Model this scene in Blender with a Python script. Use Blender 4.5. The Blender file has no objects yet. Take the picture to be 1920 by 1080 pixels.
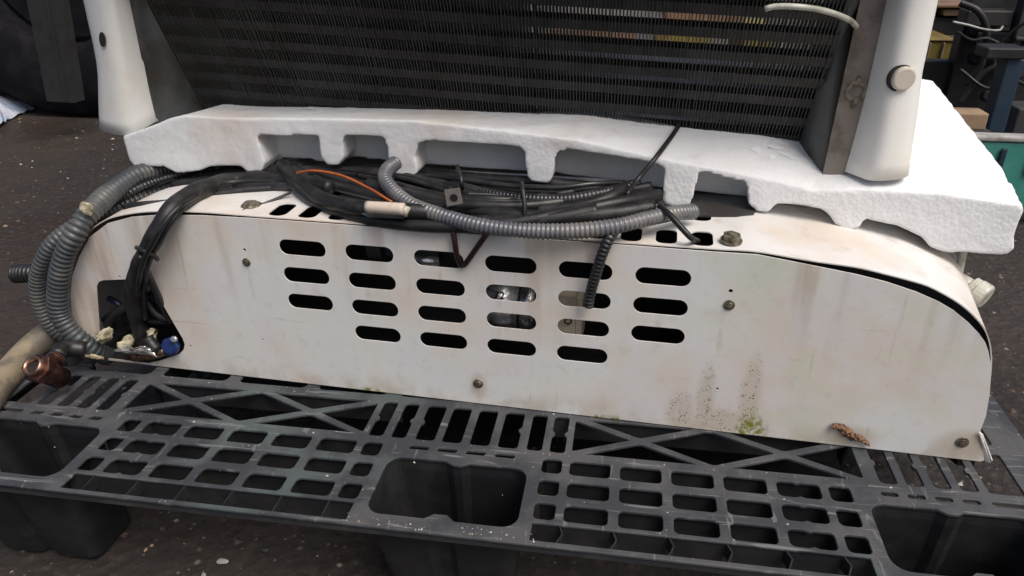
import bpy, bmesh, math, random
from mathutils import Vector, Matrix
random.seed(7)
SC = bpy.context.scene
COL = SC.collection
# ------------------------------------------------------------------ camera
CP = Vector((0.14948, -0.57675, 0.49478))
yaw, pit, rol, FPX = -0.1608, 0.4702, -0.0107, 1378.5
F_ = Vector((math.sin(yaw)*math.cos(pit), math.cos(yaw)*math.cos(pit), -math.sin(pit)))
R0 = F_.cross(Vector((0, 0, 1))).normalized(); U0 = R0.cross(F_)
R_ = R0*math.cos(rol)+U0*math.sin(rol); U_ = -R0*math.sin(rol)+U0*math.cos(rol)
cam = bpy.data.cameras.new('camera'); camo = bpy.data.objects.new('camera', cam); COL.objects.link(camo)
m = Matrix.Identity(4)
for i in range(3):
    m[i][0] = R_[i]; m[i][1] = U_[i]; m[i][2] = -F_[i]; m[i][3] = CP[i]
camo.matrix_world = m
cam.sensor_width = 36; cam.lens = FPX/1920*36; cam.clip_start = 0.01; cam.clip_end = 200
SC.camera = camo
# ------------------------------------------------------------------ light
w = bpy.data.worlds.new('World'); SC.world = w; w.use_nodes = True
nt = w.node_tree; nt.nodes.clear()
sky = nt.nodes.new('ShaderNodeTexSky'); sky.sky_type = 'NISHITA'; sky.sun_disc = False
SUN_EL, SUN_AZ = math.radians(58), math.radians(128)      # azimuth clockwise from +Y
sky.sun_elevation = SUN_EL; sky.sun_rotation = SUN_AZ
sky.air_density = 1.0; sky.dust_density = 6.0; sky.ozone_density = 0.6
bg = nt.nodes.new('ShaderNodeBackground'); bg.inputs[1].default_value = 0.11
wo = nt.nodes.new('ShaderNodeOutputWorld')
nt.links.new(sky.outputs[0], bg.inputs[0]); nt.links.new(bg.outputs[0], wo.inputs[0])
sl = bpy.data.lights.new('sun', 'SUN'); sl.energy = 2.3; sl.angle = math.radians(38); sl.color = (1, .965, .92)
so = bpy.data.objects.new('sun', sl); COL.objects.link(so)
sd = Vector((math.sin(SUN_AZ)*math.cos(SUN_EL), math.cos(SUN_AZ)*math.cos(SUN_EL), math.sin(SUN_EL)))
so.rotation_euler = sd.to_track_quat('Z', 'Y').to_euler()
vs = SC.view_settings; vs.view_transform = 'Standard'; vs.look = 'None'; vs.gamma = 1; vs.exposure = 0.05
vs.use_curve_mapping = False

# ------------------------------------------------------------------ geometry helpers
PS = -0.0486114; O0 = Vector((0.001, 0.0924, 0))
ux = Vector((math.cos(PS), math.sin(PS), 0)); nn = Vector((-math.sin(PS), math.cos(PS), 0))
UZ = Vector((0, 0, 1))
FRAME = Matrix.Translation(O0) @ Matrix.Rotation(PS, 4, 'Z')     # local (u, off, z)
FI = FRAME.inverted()
def ray(x, y): return F_ + R_*((x-960)/FPX) - U_*((y-540)/FPX)
def cut(x, y, p, n):
    d = ray(x, y); return CP + d*((p-CP).dot(n)/d.dot(n))
def fo(x, y, off): return FI @ cut(x, y, O0+nn*off, nn)          # frame coords on plane off
def fz(x, y, z): return FI @ cut(x, y, Vector((0, 0, z)), UZ)     # frame coords on height z
def wz(x, y, z): return cut(x, y, Vector((0, 0, z)), UZ)
def wy(x, y, Y): return cut(x, y, Vector((0, Y, 0)), Vector((0, 1, 0)))
def uz(x, y, off): p = fo(x, y, off); return (p.x, p.z)

def thing(name, label, cat, group=None, base=None, frame=True):
    o = bpy.data.objects.new(name, None); COL.objects.link(o); o.empty_display_size = .05
    b = Vector(base or (0, 0, 0))
    o.matrix_world = (FRAME if frame else Matrix.Identity(4)) @ Matrix.Translation(b)
    o['label'] = label; o['category'] = cat
    o['base'] = list(b)
    if group: o['group'] = group
    return o
def link(name, me, mat=None, parent=None, frame=True, smooth=False):
    o = bpy.data.objects.new(name, me); COL.objects.link(o)
    if mat:
        me.materials.clear(); me.materials.append(mat)
    if parent is not None:
        p = parent; b = Vector((0, 0, 0))
        while p is not None:
            if 'base' in p: b += Vector(p['base'])
            p = p.parent
        if b.length > 0: me.transform(Matrix.Translation(-b))
        o.parent = parent
    elif frame: o.matrix_world = FRAME
    if smooth:
        for f in me.polygons: f.use_smooth = True
    return o
def tag(o, label, cat, group=None):
    o['label'] = label; o['category'] = cat
    if group: o['group'] = group
    return o
def rebase(o):
    """move a single-mesh thing's origin to the middle of its bottom"""
    me = o.data; c = [v.co for v in me.vertices]
    b = Vector(((min(p.x for p in c)+max(p.x for p in c))/2, (min(p.y for p in c)+max(p.y for p in c))/2, min(p.z for p in c)))
    me.transform(Matrix.Translation(-b)); o.matrix_world = o.matrix_world @ Matrix.Translation(b)
    return o
def bm_mesh(bm, name='m'):
    bmesh.ops.recalc_face_normals(bm, faces=bm.faces)
    me = bpy.data.meshes.new(name); bm.to_mesh(me); bm.free(); return me
def box(bm, lo, hi, M=None):
    vs_ = []
    for z in (lo[2], hi[2]):
        for x, y in ((lo[0], lo[1]), (hi[0], lo[1]), (hi[0], hi[1]), (lo[0], hi[1])):
            p = Vector((x, y, z)); vs_.append(bm.verts.new(M @ p if M else p))
    for f in ((0, 3, 2, 1), (4, 5, 6, 7), (0, 1, 5, 4), (1, 2, 6, 5), (2, 3, 7, 6), (3, 0, 4, 7)):
        bm.faces.new([vs_[i] for i in f])
def hexa(bm, a, b):
    """prism between two equal polygons"""
    A = [bm.verts.new(p) for p in a]; B = [bm.verts.new(p) for p in b]; n = len(A)
    bm.faces.new(A[::-1]); bm.faces.new(B)
    for i in range(n): bm.faces.new((A[i], A[(i+1) % n], B[(i+1) % n], B[i]))
def fillmesh(loops, thick, swap=False, bevel=0.0):
    """outline with holes -> solid sheet; in XY, or in XZ when swap"""
    cu = bpy.data.curves.new('c', 'CURVE'); cu.dimensions = '2D'; cu.fill_mode = 'BOTH'
    cu.extrude = thick/2; cu.bevel_depth = bevel; cu.bevel_resolution = 1
    for lp in loops:
        s = cu.splines.new('POLY'); s.points.add(len(lp)-1); s.use_cyclic_u = True
        for i, p in enumerate(lp): s.points[i].co = (p[0], p[1], 0, 1)
    o = bpy.data.objects.new('c', cu); COL.objects.link(o)
    dg = bpy.context.evaluated_depsgraph_get(); dg.update()
    me = bpy.data.meshes.new_from_object(o.evaluated_get(dg), depsgraph=dg)
    bpy.data.objects.remove(o); bpy.data.curves.remove(cu)
    bm = bmesh.new(); bm.from_mesh(me); bpy.data.meshes.remove(me)
    bmesh.ops.remove_doubles(bm, verts=bm.verts, dist=1e-6)
    if swap:
        for v in bm.verts: v.co = Vector((v.co.x, v.co.z, v.co.y))
    return bm_mesh(bm)
def rrect(cx, cy, w_, h_, r, n=5, skew=0.0):
    out = []
    for sx, sy, a0 in ((1, 1, 0), (-1, 1, 90), (-1, -1, 180), (1, -1, 270)):
        for k in range(n+1):
            a = math.radians(a0+90*k/n)
            x = sx*(w_/2-r)+r*math.cos(a); y = sy*(h_/2-r)+r*math.sin(a)
            out.append((cx+x+skew*y, cy+y))
    return out
def circ(cx, cy, r, n=20, ry=None):
    return [(cx+r*math.cos(2*math.pi*k/n), cy+(ry or r)*math.sin(2*math.pi*k/n)) for k in range(n)]
def catmull(P, step):
    P = [Vector(p) for p in P]
    if len(P) == 2: P = [P[0], (P[0]+P[1])/2, P[1]]
    Q = [P[0]*2-P[1]]+P+[P[-1]*2-P[-2]]
    out = []
    for i in range(1, len(Q)-2):
        a, b, c, d = Q[i-1:i+3]; L = (c-b).length; n = max(6, int(L/step*3))
        for k in range(n):
            t = k/n
            out.append(.5*((2*b)+(c-a)*t+(2*a-5*b+4*c-d)*t*t+(3*b-a-3*c+d)*t**3))
    out.append(P[-1])
    L = [0]
    for i in range(1, len(out)): L.append(L[-1]+(out[i]-out[i-1]).length)
    n = max(2, int(L[-1]/step)); res = []; j = 0
    for k in range(n+1):
        s = L[-1]*k/n
        while j < len(L)-2 and L[j+1] < s: j += 1
        t = (s-L[j])/max(1e-9, L[j+1]-L[j]); res.append(out[j].lerp(out[j+1], min(1, t)))
    return res, L[-1]
def sweep(bm, P, rad, seg=12, step=.004, rib=0, amp=.12, cap=True, flat=1.0, hollow=False):
    """round sweep along a smooth path; rib>0 gives a corrugated hose of that pitch"""
    st = rib/6 if rib else step
    pts, L = catmull(P, st); n = len(pts); rings = []
    t0 = (pts[1]-pts[0]).normalized(); up = Vector((0, 0, 1))
    if abs(t0.dot(up)) > .9: up = Vector((1, 0, 0))
    a = t0.cross(up).normalized()
    for i, p in enumerate(pts):
        t = (pts[min(n-1, i+1)]-pts[max(0, i-1)]).normalized()
        a = (a-t*a.dot(t)).normalized(); b = t.cross(a)
        s = L*i/(n-1); r = rad(s/L) if callable(rad) else rad
        if rib:
            r *= 1+.035*math.sin(s*47+1.3)+.02*math.sin(s*113)
            ph = (s/rib) % 1.0; r *= 1-amp*(0.0 if ph < .5 else (1.0 if .62 < ph < .88 else .5))
        rings.append([bm.verts.new(p+a*(r*math.cos(2*math.pi*k/seg))+b*(r*flat*math.sin(2*math.pi*k/seg))) for k in range(seg)])
    for i in range(n-1):
        for k in range(seg):
            bm.faces.new((rings[i][k], rings[i][(k+1) % seg], rings[i+1][(k+1) % seg], rings[i+1][k]))
    if cap:
        bm.faces.new(rings[0][::-1]); bm.faces.new(rings[-1])
    return rings
def tube(name, P, r, mat, parent=None, frame=True, **k):
    bm = bmesh.new(); sweep(bm, P, r, **k)
    return link(name, bm_mesh(bm), mat, parent, frame, smooth=True)
def path(pts):
    """(x, y, off) in picture coordinates -> frame coordinates; (x, y, 'z', h) on a height"""
    return [fz(p[0], p[1], p[3]) if p[2] == 'z' else fo(*p) for p in pts]
def rpx(px, pt):
    """real radius of something px wide in the picture at frame point pt"""
    return px/2*((FRAME@pt-CP).dot(F_))/FPX
def cyl(bm, c, axis, r, h, seg=24, r2=None, bev=0.0):
    axis = Vector(axis).normalized(); up = Vector((0, 0, 1)) if abs(axis.z) < .9 else Vector((1, 0, 0))
    a = axis.cross(up).normalized(); b = axis.cross(a); c = Vector(c); r2 = r if r2 is None else r2
    prof = [(0, r), (h, r2)] if not bev else [(0, r), (h-bev, r2), (h-bev*.3, r2-bev*.35), (h, r2-bev)]
    rings = [[bm.verts.new(c+axis*t+a*rr*math.cos(2*math.pi*k/seg)+b*rr*math.sin(2*math.pi*k/seg)) for k in range(seg)] for t, rr in prof]
    for i in range(len(rings)-1):
        for k in range(seg): bm.faces.new((rings[i][k], rings[i][(k+1) % seg], rings[i+1][(k+1) % seg], rings[i+1][k]))
    bm.faces.new(rings[0][::-1]); bm.faces.new(rings[-1])

# ------------------------------------------------------------------ material helpers
class G:
    def __init__(s, name):
        s.m = bpy.data.materials.new(name); s.m.use_nodes = True; s.t = s.m.node_tree
        s.b = s.t.nodes['Principled BSDF']; s.tc = s.t.nodes.new('ShaderNodeTexCoord'); s.O = s.tc.outputs['Object']
    def _in(s, sock, v):
        if isinstance(v, bpy.types.NodeSocket): s.t.links.new(v, sock)
        elif v is not None: sock.default_value = v
    def scl(s, v, sc, loc=(0, 0, 0)):
        n = s.t.nodes.new('ShaderNodeMapping'); s._in(n.inputs[0], v); n.inputs['Scale'].default_value = sc; n.inputs['Location'].default_value = loc
        return n.outputs[0]
    def noise(s, v, sc, det=3, rough=.6, dist=0):
        n = s.t.nodes.new('ShaderNodeTexNoise'); s._in(n.inputs['Vector'], v); n.inputs['Scale'].default_value = sc
        n.inputs['Detail'].default_value = det; n.inputs['Roughness'].default_value = rough; n.inputs['Distortion'].default_value = dist
        return n.outputs[0]
    def noise_v(s, v, sc, amt):
        n = s.t.nodes.new('ShaderNodeTexNoise'); s._in(n.inputs['Vector'], v); n.inputs['Scale'].default_value = sc
        a = s.t.nodes.new('ShaderNodeVectorMath'); a.operation = 'SCALE'; s._in(a.inputs[0], n.outputs['Color']); a.inputs['Scale'].default_value = amt
        b = s.t.nodes.new('ShaderNodeVectorMath'); b.operation = 'ADD'; s._in(b.inputs[0], v); s._in(b.inputs[1], a.outputs[0]); return b.outputs[0]
    def voro(s, v, sc, feat='F1', out=0, rnd=1):
        n = s.t.nodes.new('ShaderNodeTexVoronoi'); n.feature = feat; s._in(n.inputs['Vector'], v); n.inputs['Scale'].default_value = sc
        n.inputs['Randomness'].default_value = rnd
        return n.outputs[out]
    def ramp(s, v, a, b):
        n = s.t.nodes.new('ShaderNodeMapRange'); n.interpolation_type = 'SMOOTHSTEP'; s._in(n.inputs[0], v)
        n.inputs[1].default_value = min(a, b); n.inputs[2].default_value = max(a, b)
        n.inputs[3].default_value = 0 if a < b else 1; n.inputs[4].default_value = 1 if a < b else 0
        return n.outputs[0]
    def mth(s, op, a, b=None):
        n = s.t.nodes.new('ShaderNodeMath'); n.operation = op; s._in(n.inputs[0], a); s._in(n.inputs[1], b); return n.outputs[0]
    def mix(s, f, a, b):
        n = s.t.nodes.new('ShaderNodeMix'); n.data_type = 'RGBA'; s._in(n.inputs[0], f)
        for i, v in ((6, a), (7, b)):
            s._in(n.inputs[i], (*v, 1) if isinstance(v, tuple) else v)
        return n.outputs[2]
    def xyz(s, v):
        n = s.t.nodes.new('ShaderNodeSeparateXYZ'); s._in(n.inputs[0], v); return n.outputs
    def blob(s, X, Z, cx, cz, rx, rz, soft=.6):
        a = s.mth('DIVIDE', s.mth('SUBTRACT', X, cx), rx); b = s.mth('DIVIDE', s.mth('SUBTRACT', Z, cz), rz)
        d = s.mth('SQRT', s.mth('ADD', s.mth('MULTIPLY', a, a), s.mth('MULTIPLY', b, b)))
        return s.ramp(d, 1.0, 1-soft)
    def out(s, col=None, rough=.5, metal=0, bump=None, bs=.2, bd=.001, spec=.5, coat=0):
        if isinstance(col, tuple): col = (*col, 1)
        s._in(s.b.inputs['Base Color'], col); s._in(s.b.inputs['Roughness'], rough); s._in(s.b.inputs['Metallic'], metal)
        s.b.inputs['Specular IOR Level'].default_value = spec; s.b.inputs['Coat Weight'].default_value = coat
        if bump is not None:
            n = s.t.nodes.new('ShaderNodeBump'); n.inputs['Strength'].default_value = bs; n.inputs['Distance'].default_value = bd
            s._in(n.inputs['Height'], bump); s.t.links.new(n.outputs[0], s.b.inputs['Normal'])
        return s.m
def dirty(name, c, c2, sc=30, rough=.5, metal=0, lo=.45, hi=.65, bs=.15, bd=.0006, spec=.5, fine=300):
    g = G(name); n = g.noise(g.O, sc, 5); f = g.noise(g.O, fine, 2)
    col = g.mix(g.ramp(n, lo, hi), c, c2)
    rr = g.mth('ADD', g.mth('MULTIPLY', g.mth('SUBTRACT', g.noise(g.O, sc*2.3, 3), .5), .3), rough)
    return g.out(col, rr, metal, f, bs, bd, spec)

# painted sheet metal: warm off-white with grime, streaks, algae
def panel_mat():
    g = G('painted_panel'); X, Y, Z = g.xyz(g.O)
    big = g.noise(g.O, 5.5, 3, .55); mid = g.noise(g.scl(g.O, (1, 1, 1), (3, 1, 7)), 13, 4, .6); fn = g.noise(g.O, 60, 4, .65)
    col = g.mix(g.ramp(big, .42, .60), (.71, .71, .68), (.69, .615, .54))
    col = g.mix(g.mth('MULTIPLY', g.ramp(mid, .45, .7), g.ramp(X, .12, .34)), col, (.64, .655, .56))
    col = g.mix(g.mth('MULTIPLY', g.ramp(mid, .58, .40), .55), col, (.70, .71, .74))
    col = g.mix(g.mth('MULTIPLY', g.ramp(fn, .52, .72), .25), col, (.47, .42, .36))
    # rust-brown runs falling from the top edge
    run = g.noise(g.scl(g.O, (26, 1, 2.2)), 1.0, 3, .6)
    col = g.mix(g.mth('MULTIPLY', g.mth('MULTIPLY', g.ramp(run, .50, .72), g.ramp(Z, .06, .2)), .55), col, (.42, .33, .25))
    left = g.mth('MULTIPLY', g.ramp(X, -.36, -.44), g.ramp(g.noise(g.scl(g.O, (40, 1, 5)), 1.0, 3), .42, .62))
    scr = g.mth('MAXIMUM', g.ramp(g.noise(g.scl(g.O, (90, 1, 5)), 1.0, 2, .5, 1.2), .70, .74), g.ramp(g.noise(g.scl(g.O, (6, 1, 130)), 1.0, 2, .5, 1.5), .71, .75))
    col = g.mix(g.mth('MULTIPLY', scr, g.mth('MULTIPLY', g.ramp(mid, .42, .6), .38)), col, (.40, .37, .34))
    drip = None
    for i_ in range(6):
        b_ = g.blob(X, Z, (i_-2.5)*.07605-.012+.007*(i_ % 3), .145-.02*(i_ % 2), .004+.002*(i_ % 2), .05, .9)
        drip = b_ if drip is None else g.mth('MAXIMUM', drip, b_)
    drip = g.mth('MAXIMUM', drip, g.mth('MAXIMUM', g.blob(X, Z, .0008, .012, .0035, .018, .8), g.mth('MAXIMUM', g.blob(X, Z, -.258, .13, .003, .03, .9), g.blob(X, Z, .252, .12, .004, .035, .9))))
    col = g.mix(g.mth('MULTIPLY', g.mth('MULTIPLY', drip, g.ramp(fn, .35, .6)), .28), col, (.40, .31, .22))
    col = g.mix(g.mth('MULTIPLY', left, .6), col, (.40, .31, .26))
    # dirt thickening just above the bottom fold
    col = g.mix(g.mth('MULTIPLY', g.mth('MULTIPLY', g.ramp(Z, .03, .0), g.ramp(g.noise(g.O, 24, 4), .40, .62)), .5), col, (.40, .34, .24))
    # speckled mould patches
    st = g.mth('MAXIMUM', g.blob(X, Z, .222, .018, .020, .035), g.mth('MAXIMUM', g.blob(X, Z, .246, .038, .012, .06), g.mth('MAXIMUM', g.blob(X, Z, .29, .045, .014, .07), g.blob(X, Z, .268, .015, .05, .02))))
    sp = g.ramp(g.voro(g.O, 420), .42, .24)
    gate = g.ramp(g.noise(g.O, 130, 3), .46, .58)
    col = g.mix(g.mth('MULTIPLY', st, .40), col, (.46, .37, .25))
    col = g.mix(g.mth('MULTIPLY', g.mth('MULTIPLY', st, gate), sp), col, (.07, .055, .035))
    # algae near the fold
    al = g.mth('MAXIMUM', g.blob(X, Z, .296, .008, .020, .026), g.mth('MAXIMUM', g.blob(X, Z, -.13, .0, .02, .008), g.blob(X, Z, .145, .0, .03, .007)))
    col = g.mix(g.mth('MULTIPLY', al, g.ramp(g.noise(g.O, 170, 3), .38, .60)), col, (.20, .22, .03))
    # grimy rings round fixings and the corner
    rg = g.mth('MAXIMUM', g.blob(X, Z, .0008, .026, .013, .022), g.mth('MAXIMUM', g.blob(X, Z, .498, .018, .035, .025), g.blob(X, Z, .3937, .014, .035, .018)))
    col = g.mix(g.mth('MULTIPLY', rg, .45), col, (.40, .30, .19))
    # pinholes and chips
    dots = g.ramp(g.voro(g.O, 55), .028, .020)
    col = g.mix(g.mth('MULTIPLY', dots, .85), col, (.06, .05, .04))
    rough = g.mth('ADD', g.mth('MULTIPLY', fn, .25), .36)
    return g.out(col, rough, 0, g.noise(g.O, 9, 2), .25, .004, .4)
def shell_mat():
    g = G('painted_cover'); X, Y, Z = g.xyz(g.O)
    a = g.noise(g.O, 6, 3); b = g.noise(g.O, 26, 5, .65)
    col = g.mix(g.ramp(a, .42, .62), (.73, .72, .70), (.67, .60, .53))
    col = g.mix(g.mth('MULTIPLY', g.ramp(b, .52, .72), .45), col, (.42, .37, .30))
    return g.out(col, .42, 0, g.noise(g.O, 8, 2), .2, .003, .45)
def foam_mat():
    g = G('polystyrene'); v = g.voro(g.O, 260); a = g.noise(g.O, 7, 4); b = g.noise(g.O, 40, 4); X = g.xyz(g.O)[0]
    col = g.mix(g.mth('MULTIPLY', g.ramp(a, .46, .66), g.ramp(X, .32, .1)), (.76, .77, .78), (.70, .65, .62))
    col = g.mix(g.mth('MULTIPLY', g.ramp(b, .56, .74), .3), col, (.55, .51, .46))
    col = g.mix(g.mth('MULTIPLY', g.ramp(v, .5, .9), .18), col, (.62, .62, .62))
    h = g.mth('MULTIPLY', g.mth('SUBTRACT', g.mth('MULTIPLY', b, .6), v), g.mth('ADD', .3, g.mth('MULTIPLY', g.ramp(X, -.15, .2), .7)))
    return g.out(col, .75, 0, h, .34, .0012, .25)
def ground_mat():
    g = G('asphalt'); a = g.noise(g.O, 1.1, 5, .65); m_ = g.noise(g.O, 9, 5, .7, .5); s = g.noise(g.O, 70, 4, .7)
    col = g.mix(g.ramp(a, .40, .62), (.021, .018, .017), (.044, .032, .026))
    col = g.mix(g.mth('MULTIPLY', g.ramp(m_, .46, .66), .6), col, (.030, .025, .023))
    col = g.mix(g.mth('MULTIPLY', g.ramp(s, .5, .72), .5), col, (.075, .058, .046))
    for sc_, th, c, den in ((38, .17, (.22, .19, .16), .78), (95, .22, (.13, .11, .095), .55), (17, .09, (.34, .31, .28), .80), (60, .25, (.02, .018, .018), .5)):
        v = g.t.nodes.new('ShaderNodeTexVoronoi'); g._in(v.inputs['Vector'], g.noise_v(g.O, 30, .006)); v.inputs['Scale'].default_value = sc_
        sel = g.mth('MULTIPLY', g.ramp(g.xyz(v.outputs['Color'])[0], den, den+.06), g.ramp(m_, .70, .48))
        col = g.mix(g.mth('MULTIPLY', g.ramp(v.outputs[0], th, th*.5), sel), col, c)
    wet = g.ramp(g.noise(g.O, 2.2, 4), .48, .60)
    rough = g.mth('SUBTRACT', .85, g.mth('MULTIPLY', wet, .42))
    return g.out(col, rough, 0, g.mth('ADD', s, g.voro(g.O, 60)), .7, .005, .35)
M_PANEL = panel_mat(); M_SHELL = shell_mat(); M_FOAM = foam_mat(); M_GROUND = ground_mat()
def deck_mat():
    g = G('pallet_plastic'); a = g.noise(g.O, 14, 5, .6); b = g.noise(g.O, 75, 5, .7); sc = g.noise(g.scl(g.O, (14, 160, 1)), 1.0, 3, .6, .6); sc2 = g.noise(g.scl(g.O, (150, 22, 1)), 1.0, 3, .6, .8)
    col = g.mix(g.ramp(a, .40, .62), (.038, .041, .048), (.074, .075, .079))
    col = g.mix(g.mth('MULTIPLY', g.ramp(b, .52, .74), .55), col, (.045, .042, .040))
    col = g.mix(g.mth('MULTIPLY', g.ramp(sc, .60, .70), .5), col, (.24, .24, .235))
    col = g.mix(g.mth('MULTIPLY', g.ramp(sc2, .62, .72), .4), col, (.24, .24, .235))
    v = g.t.nodes.new('ShaderNodeTexVoronoi'); g._in(v.inputs['Vector'], g.O); v.inputs['Scale'].default_value = 170
    sel = g.ramp(g.xyz(v.outputs['Color'])[0], .93, .95)
    col = g.mix(g.mth('MULTIPLY', g.ramp(v.outputs[0], .16, .09), sel), col, (.40, .38, .35))
    v2 = g.t.nodes.new('ShaderNodeTexVoronoi'); g._in(v2.inputs['Vector'], g.O); v2.inputs['Scale'].default_value = 3.2
    col = g.mix(g.mth('MULTIPLY', g.ramp(g.xyz(v2.outputs['Color'])[1], .80, .9), g.mth('MULTIPLY', g.ramp(a, .45, .6), .22)), col, (.055, .12, .115))
    return g.out(col, g.mth('ADD', .46, g.mth('MULTIPLY', b, .25)), 0, g.mth('ADD', b, g.noise(g.O, 260, 2)), .35, .0008, .3)
M_PLAS = deck_mat()
M_FOOT = dirty('pallet_foot_shaded', (.010, .011, .013), (.020, .020, .021), 20, .6, bs=.3, bd=.0008)  # same pallet plastic, darkened to paint in the shade under the deck
M_RIB = dirty('pallet_rib_shaded', (.009, .010, .013), (.019, .018, .019), 20, .65, bs=.3, bd=.0008)  # darker copy of the deck plastic, shade below the openings put into colour
M_PLASD = dirty('pallet_inside_shaded', (.024, .026, .030), (.045, .044, .045), 20, .6, bs=.3, bd=.0008)  # deck plastic again, toned down for shade on lip, skirts and rear feet
M_BLACK = dirty('black_rubber', (.012, .012, .013), (.03, .029, .03), 40, .45)
M_SLEEVE = dirty('loom_tape', (.010, .010, .011), (.028, .027, .027), 60, .5, bs=.4, bd=.001, fine=500)
M_GREYH = dirty('grey_conduit', (.10, .104, .122), (.17, .165, .16), 22, .30, spec=.6)
M_LEFTH = dirty('dusty_conduit', (.055, .062, .068), (.105, .105, .10), 22, .42, spec=.5)
M_BLKH = dirty('black_conduit', (.012, .013, .015), (.035, .035, .036), 30, .36, spec=.6)
M_ORANGE = dirty('orange_insulation', (.42, .10, .02), (.30, .07, .02), 50, .4)
M_RED = dirty('dark_red_insulation', (.022, .006, .006), (.012, .006, .006), 50, .4)
M_TAG = dirty('paper_tag', (.56, .48, .41), (.42, .33, .25), 120, .7, lo=.5, hi=.7)
M_BRKT = dirty('bracket_paint', (.80, .80, .77), (.72, .68, .60), 9, .4, lo=.46, hi=.66)
M_BRKT2 = dirty('plug_paint', (.58, .53, .45), (.50, .50, .42), 9, .45, lo=.46, hi=.66)
M_STRIP = dirty('weathered_steel', (.27, .24, .215), (.16, .135, .115), 35, .45, metal=.5, lo=.42, hi=.66, bs=.3)
M_FIN = dirty('coil_fin', (.085, .085, .082), (.055, .053, .050), 22, .6, metal=.35, lo=.4, hi=.6)
M_TUBE = dirty('coil_tube', (.030, .030, .030), (.018, .017, .016), 40, .6, metal=.2)
M_PLATE = dirty('grey_end_plate', (.085, .090, .092), (.055, .050, .046), 14, .5, metal=.3, lo=.4, hi=.62)
M_INNER = dirty('inner_shade', (.012, .012, .014), (.022, .02, .02), 30, .6)  # near-black stand-in for shade inside gaps, holes and the casing
M_ALU = dirty('aluminium', (.55, .56, .58), (.30, .30, .30), 60, .3, metal=.9)
M_BEIGE = dirty('beige_plastic', (.42, .36, .28), (.30, .25, .20), 40, .5)
M_SCREW = dirty('grimy_zinc', (.28, .25, .19), (.12, .10, .07), 220, .45, metal=.6, lo=.4, hi=.62)
M_BRASS = dirty('tarnished_brass', (.12, .055, .045), (.045, .022, .022), 90, .38, metal=.8, lo=.4, hi=.62)
M_BRASSB = dirty('bright_brass', (.34, .20, .15), (.12, .06, .045), 120, .3, metal=.9)
M_TAN = dirty('tan_hose', (.27, .22, .15), (.12, .10, .08), 26, .55, lo=.42, hi=.62)
M_INSUL = dirty('yellowed_foam', (.52, .48, .34), (.17, .12, .07), 55, .8, lo=.42, hi=.62, bs=.8, bd=.003, fine=120)
M_FOIL = dirty('foil', (.75, .73, .70), (.45, .38, .32), 60, .25, metal=.8, bs=.8, bd=.003, fine=90)
M_BLUE = dirty('blue_cap', (.012, .030, .13), (.008, .015, .05), 60, .35)
M_NAVY = dirty('navy_insulation', (.012, .014, .07), (.01, .01, .02), 60, .45)
M_GBOARD = dirty('grey_board', (.24, .235, .225), (.15, .145, .135), 3, .8)
M_BROWNST = dirty('brown_stone', (.09, .06, .045), (.05, .035, .03), 90, .8)
M_FOAMC = dirty('foam_crumb', (.6, .6, .6), (.4, .4, .4), 90, .8)
M_PVC = dirty('grimy_clear_plastic', (.55, .55, .48), (.34, .34, .27), 60, .35)
M_LEAF = dirty('dead_leaf', (.20, .11, .06), (.09, .05, .03), 160, .85, bs=1, bd=.003)
M_WOOD = dirty('old_wood', (.30, .21, .13), (.17, .12, .08), 12, .8)
M_TEAL = dirty('teal_plastic', (.045, .24, .20), (.09, .30, .27), 5, .5)
M_YEL = dirty('yellow_plastic', (.20, .155, .035), (.12, .08, .03), 10, .5)
M_ORG = dirty('orange_wood', (.19, .11, .07), (.12, .075, .05), 10, .6)
M_TYRE = dirty('tyre_rubber', (.006, .006, .009), (.012, .011, .014), 20, .9, spec=.15)
M_GREYST = dirty('dull_steel_post', (.034, .034, .035), (.024, .023, .022), 14, .7)
M_LBLUE = dirty('pale_blue_sheet', (.34, .42, .56), (.50, .52, .60), 10, .5, bs=.6, bd=.01, fine=14)
M_DBLUE = dirty('dark_blue_paint', (.015, .035, .06), (.012, .014, .022), 8, .5)
M_DARK = dirty('dark_machine_paint', (.010, .010, .011), (.024, .023, .023), 9, .5)
M_PALE = dirty('pale_edge', (.38, .38, .36), (.22, .21, .20), 20, .6)
M_GLINT = dirty('painted_glint', (.86, .88, .89), (.8, .83, .85), 60, .4)  # white for the painted glints of light on the foam

# ------------------------------------------------------------------ ground
bm = bmesh.new()
vsg = [bm.verts.new((x, y, 0)) for x, y in ((-40, -12), (40, -12), (40, 90), (-40, 90))]
bm.faces.new(vsg)
gr = link('ground', bm_mesh(bm), M_GROUND, frame=False); gr.location = (0, 0, -.15); gr['kind'] = 'structure'

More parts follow.
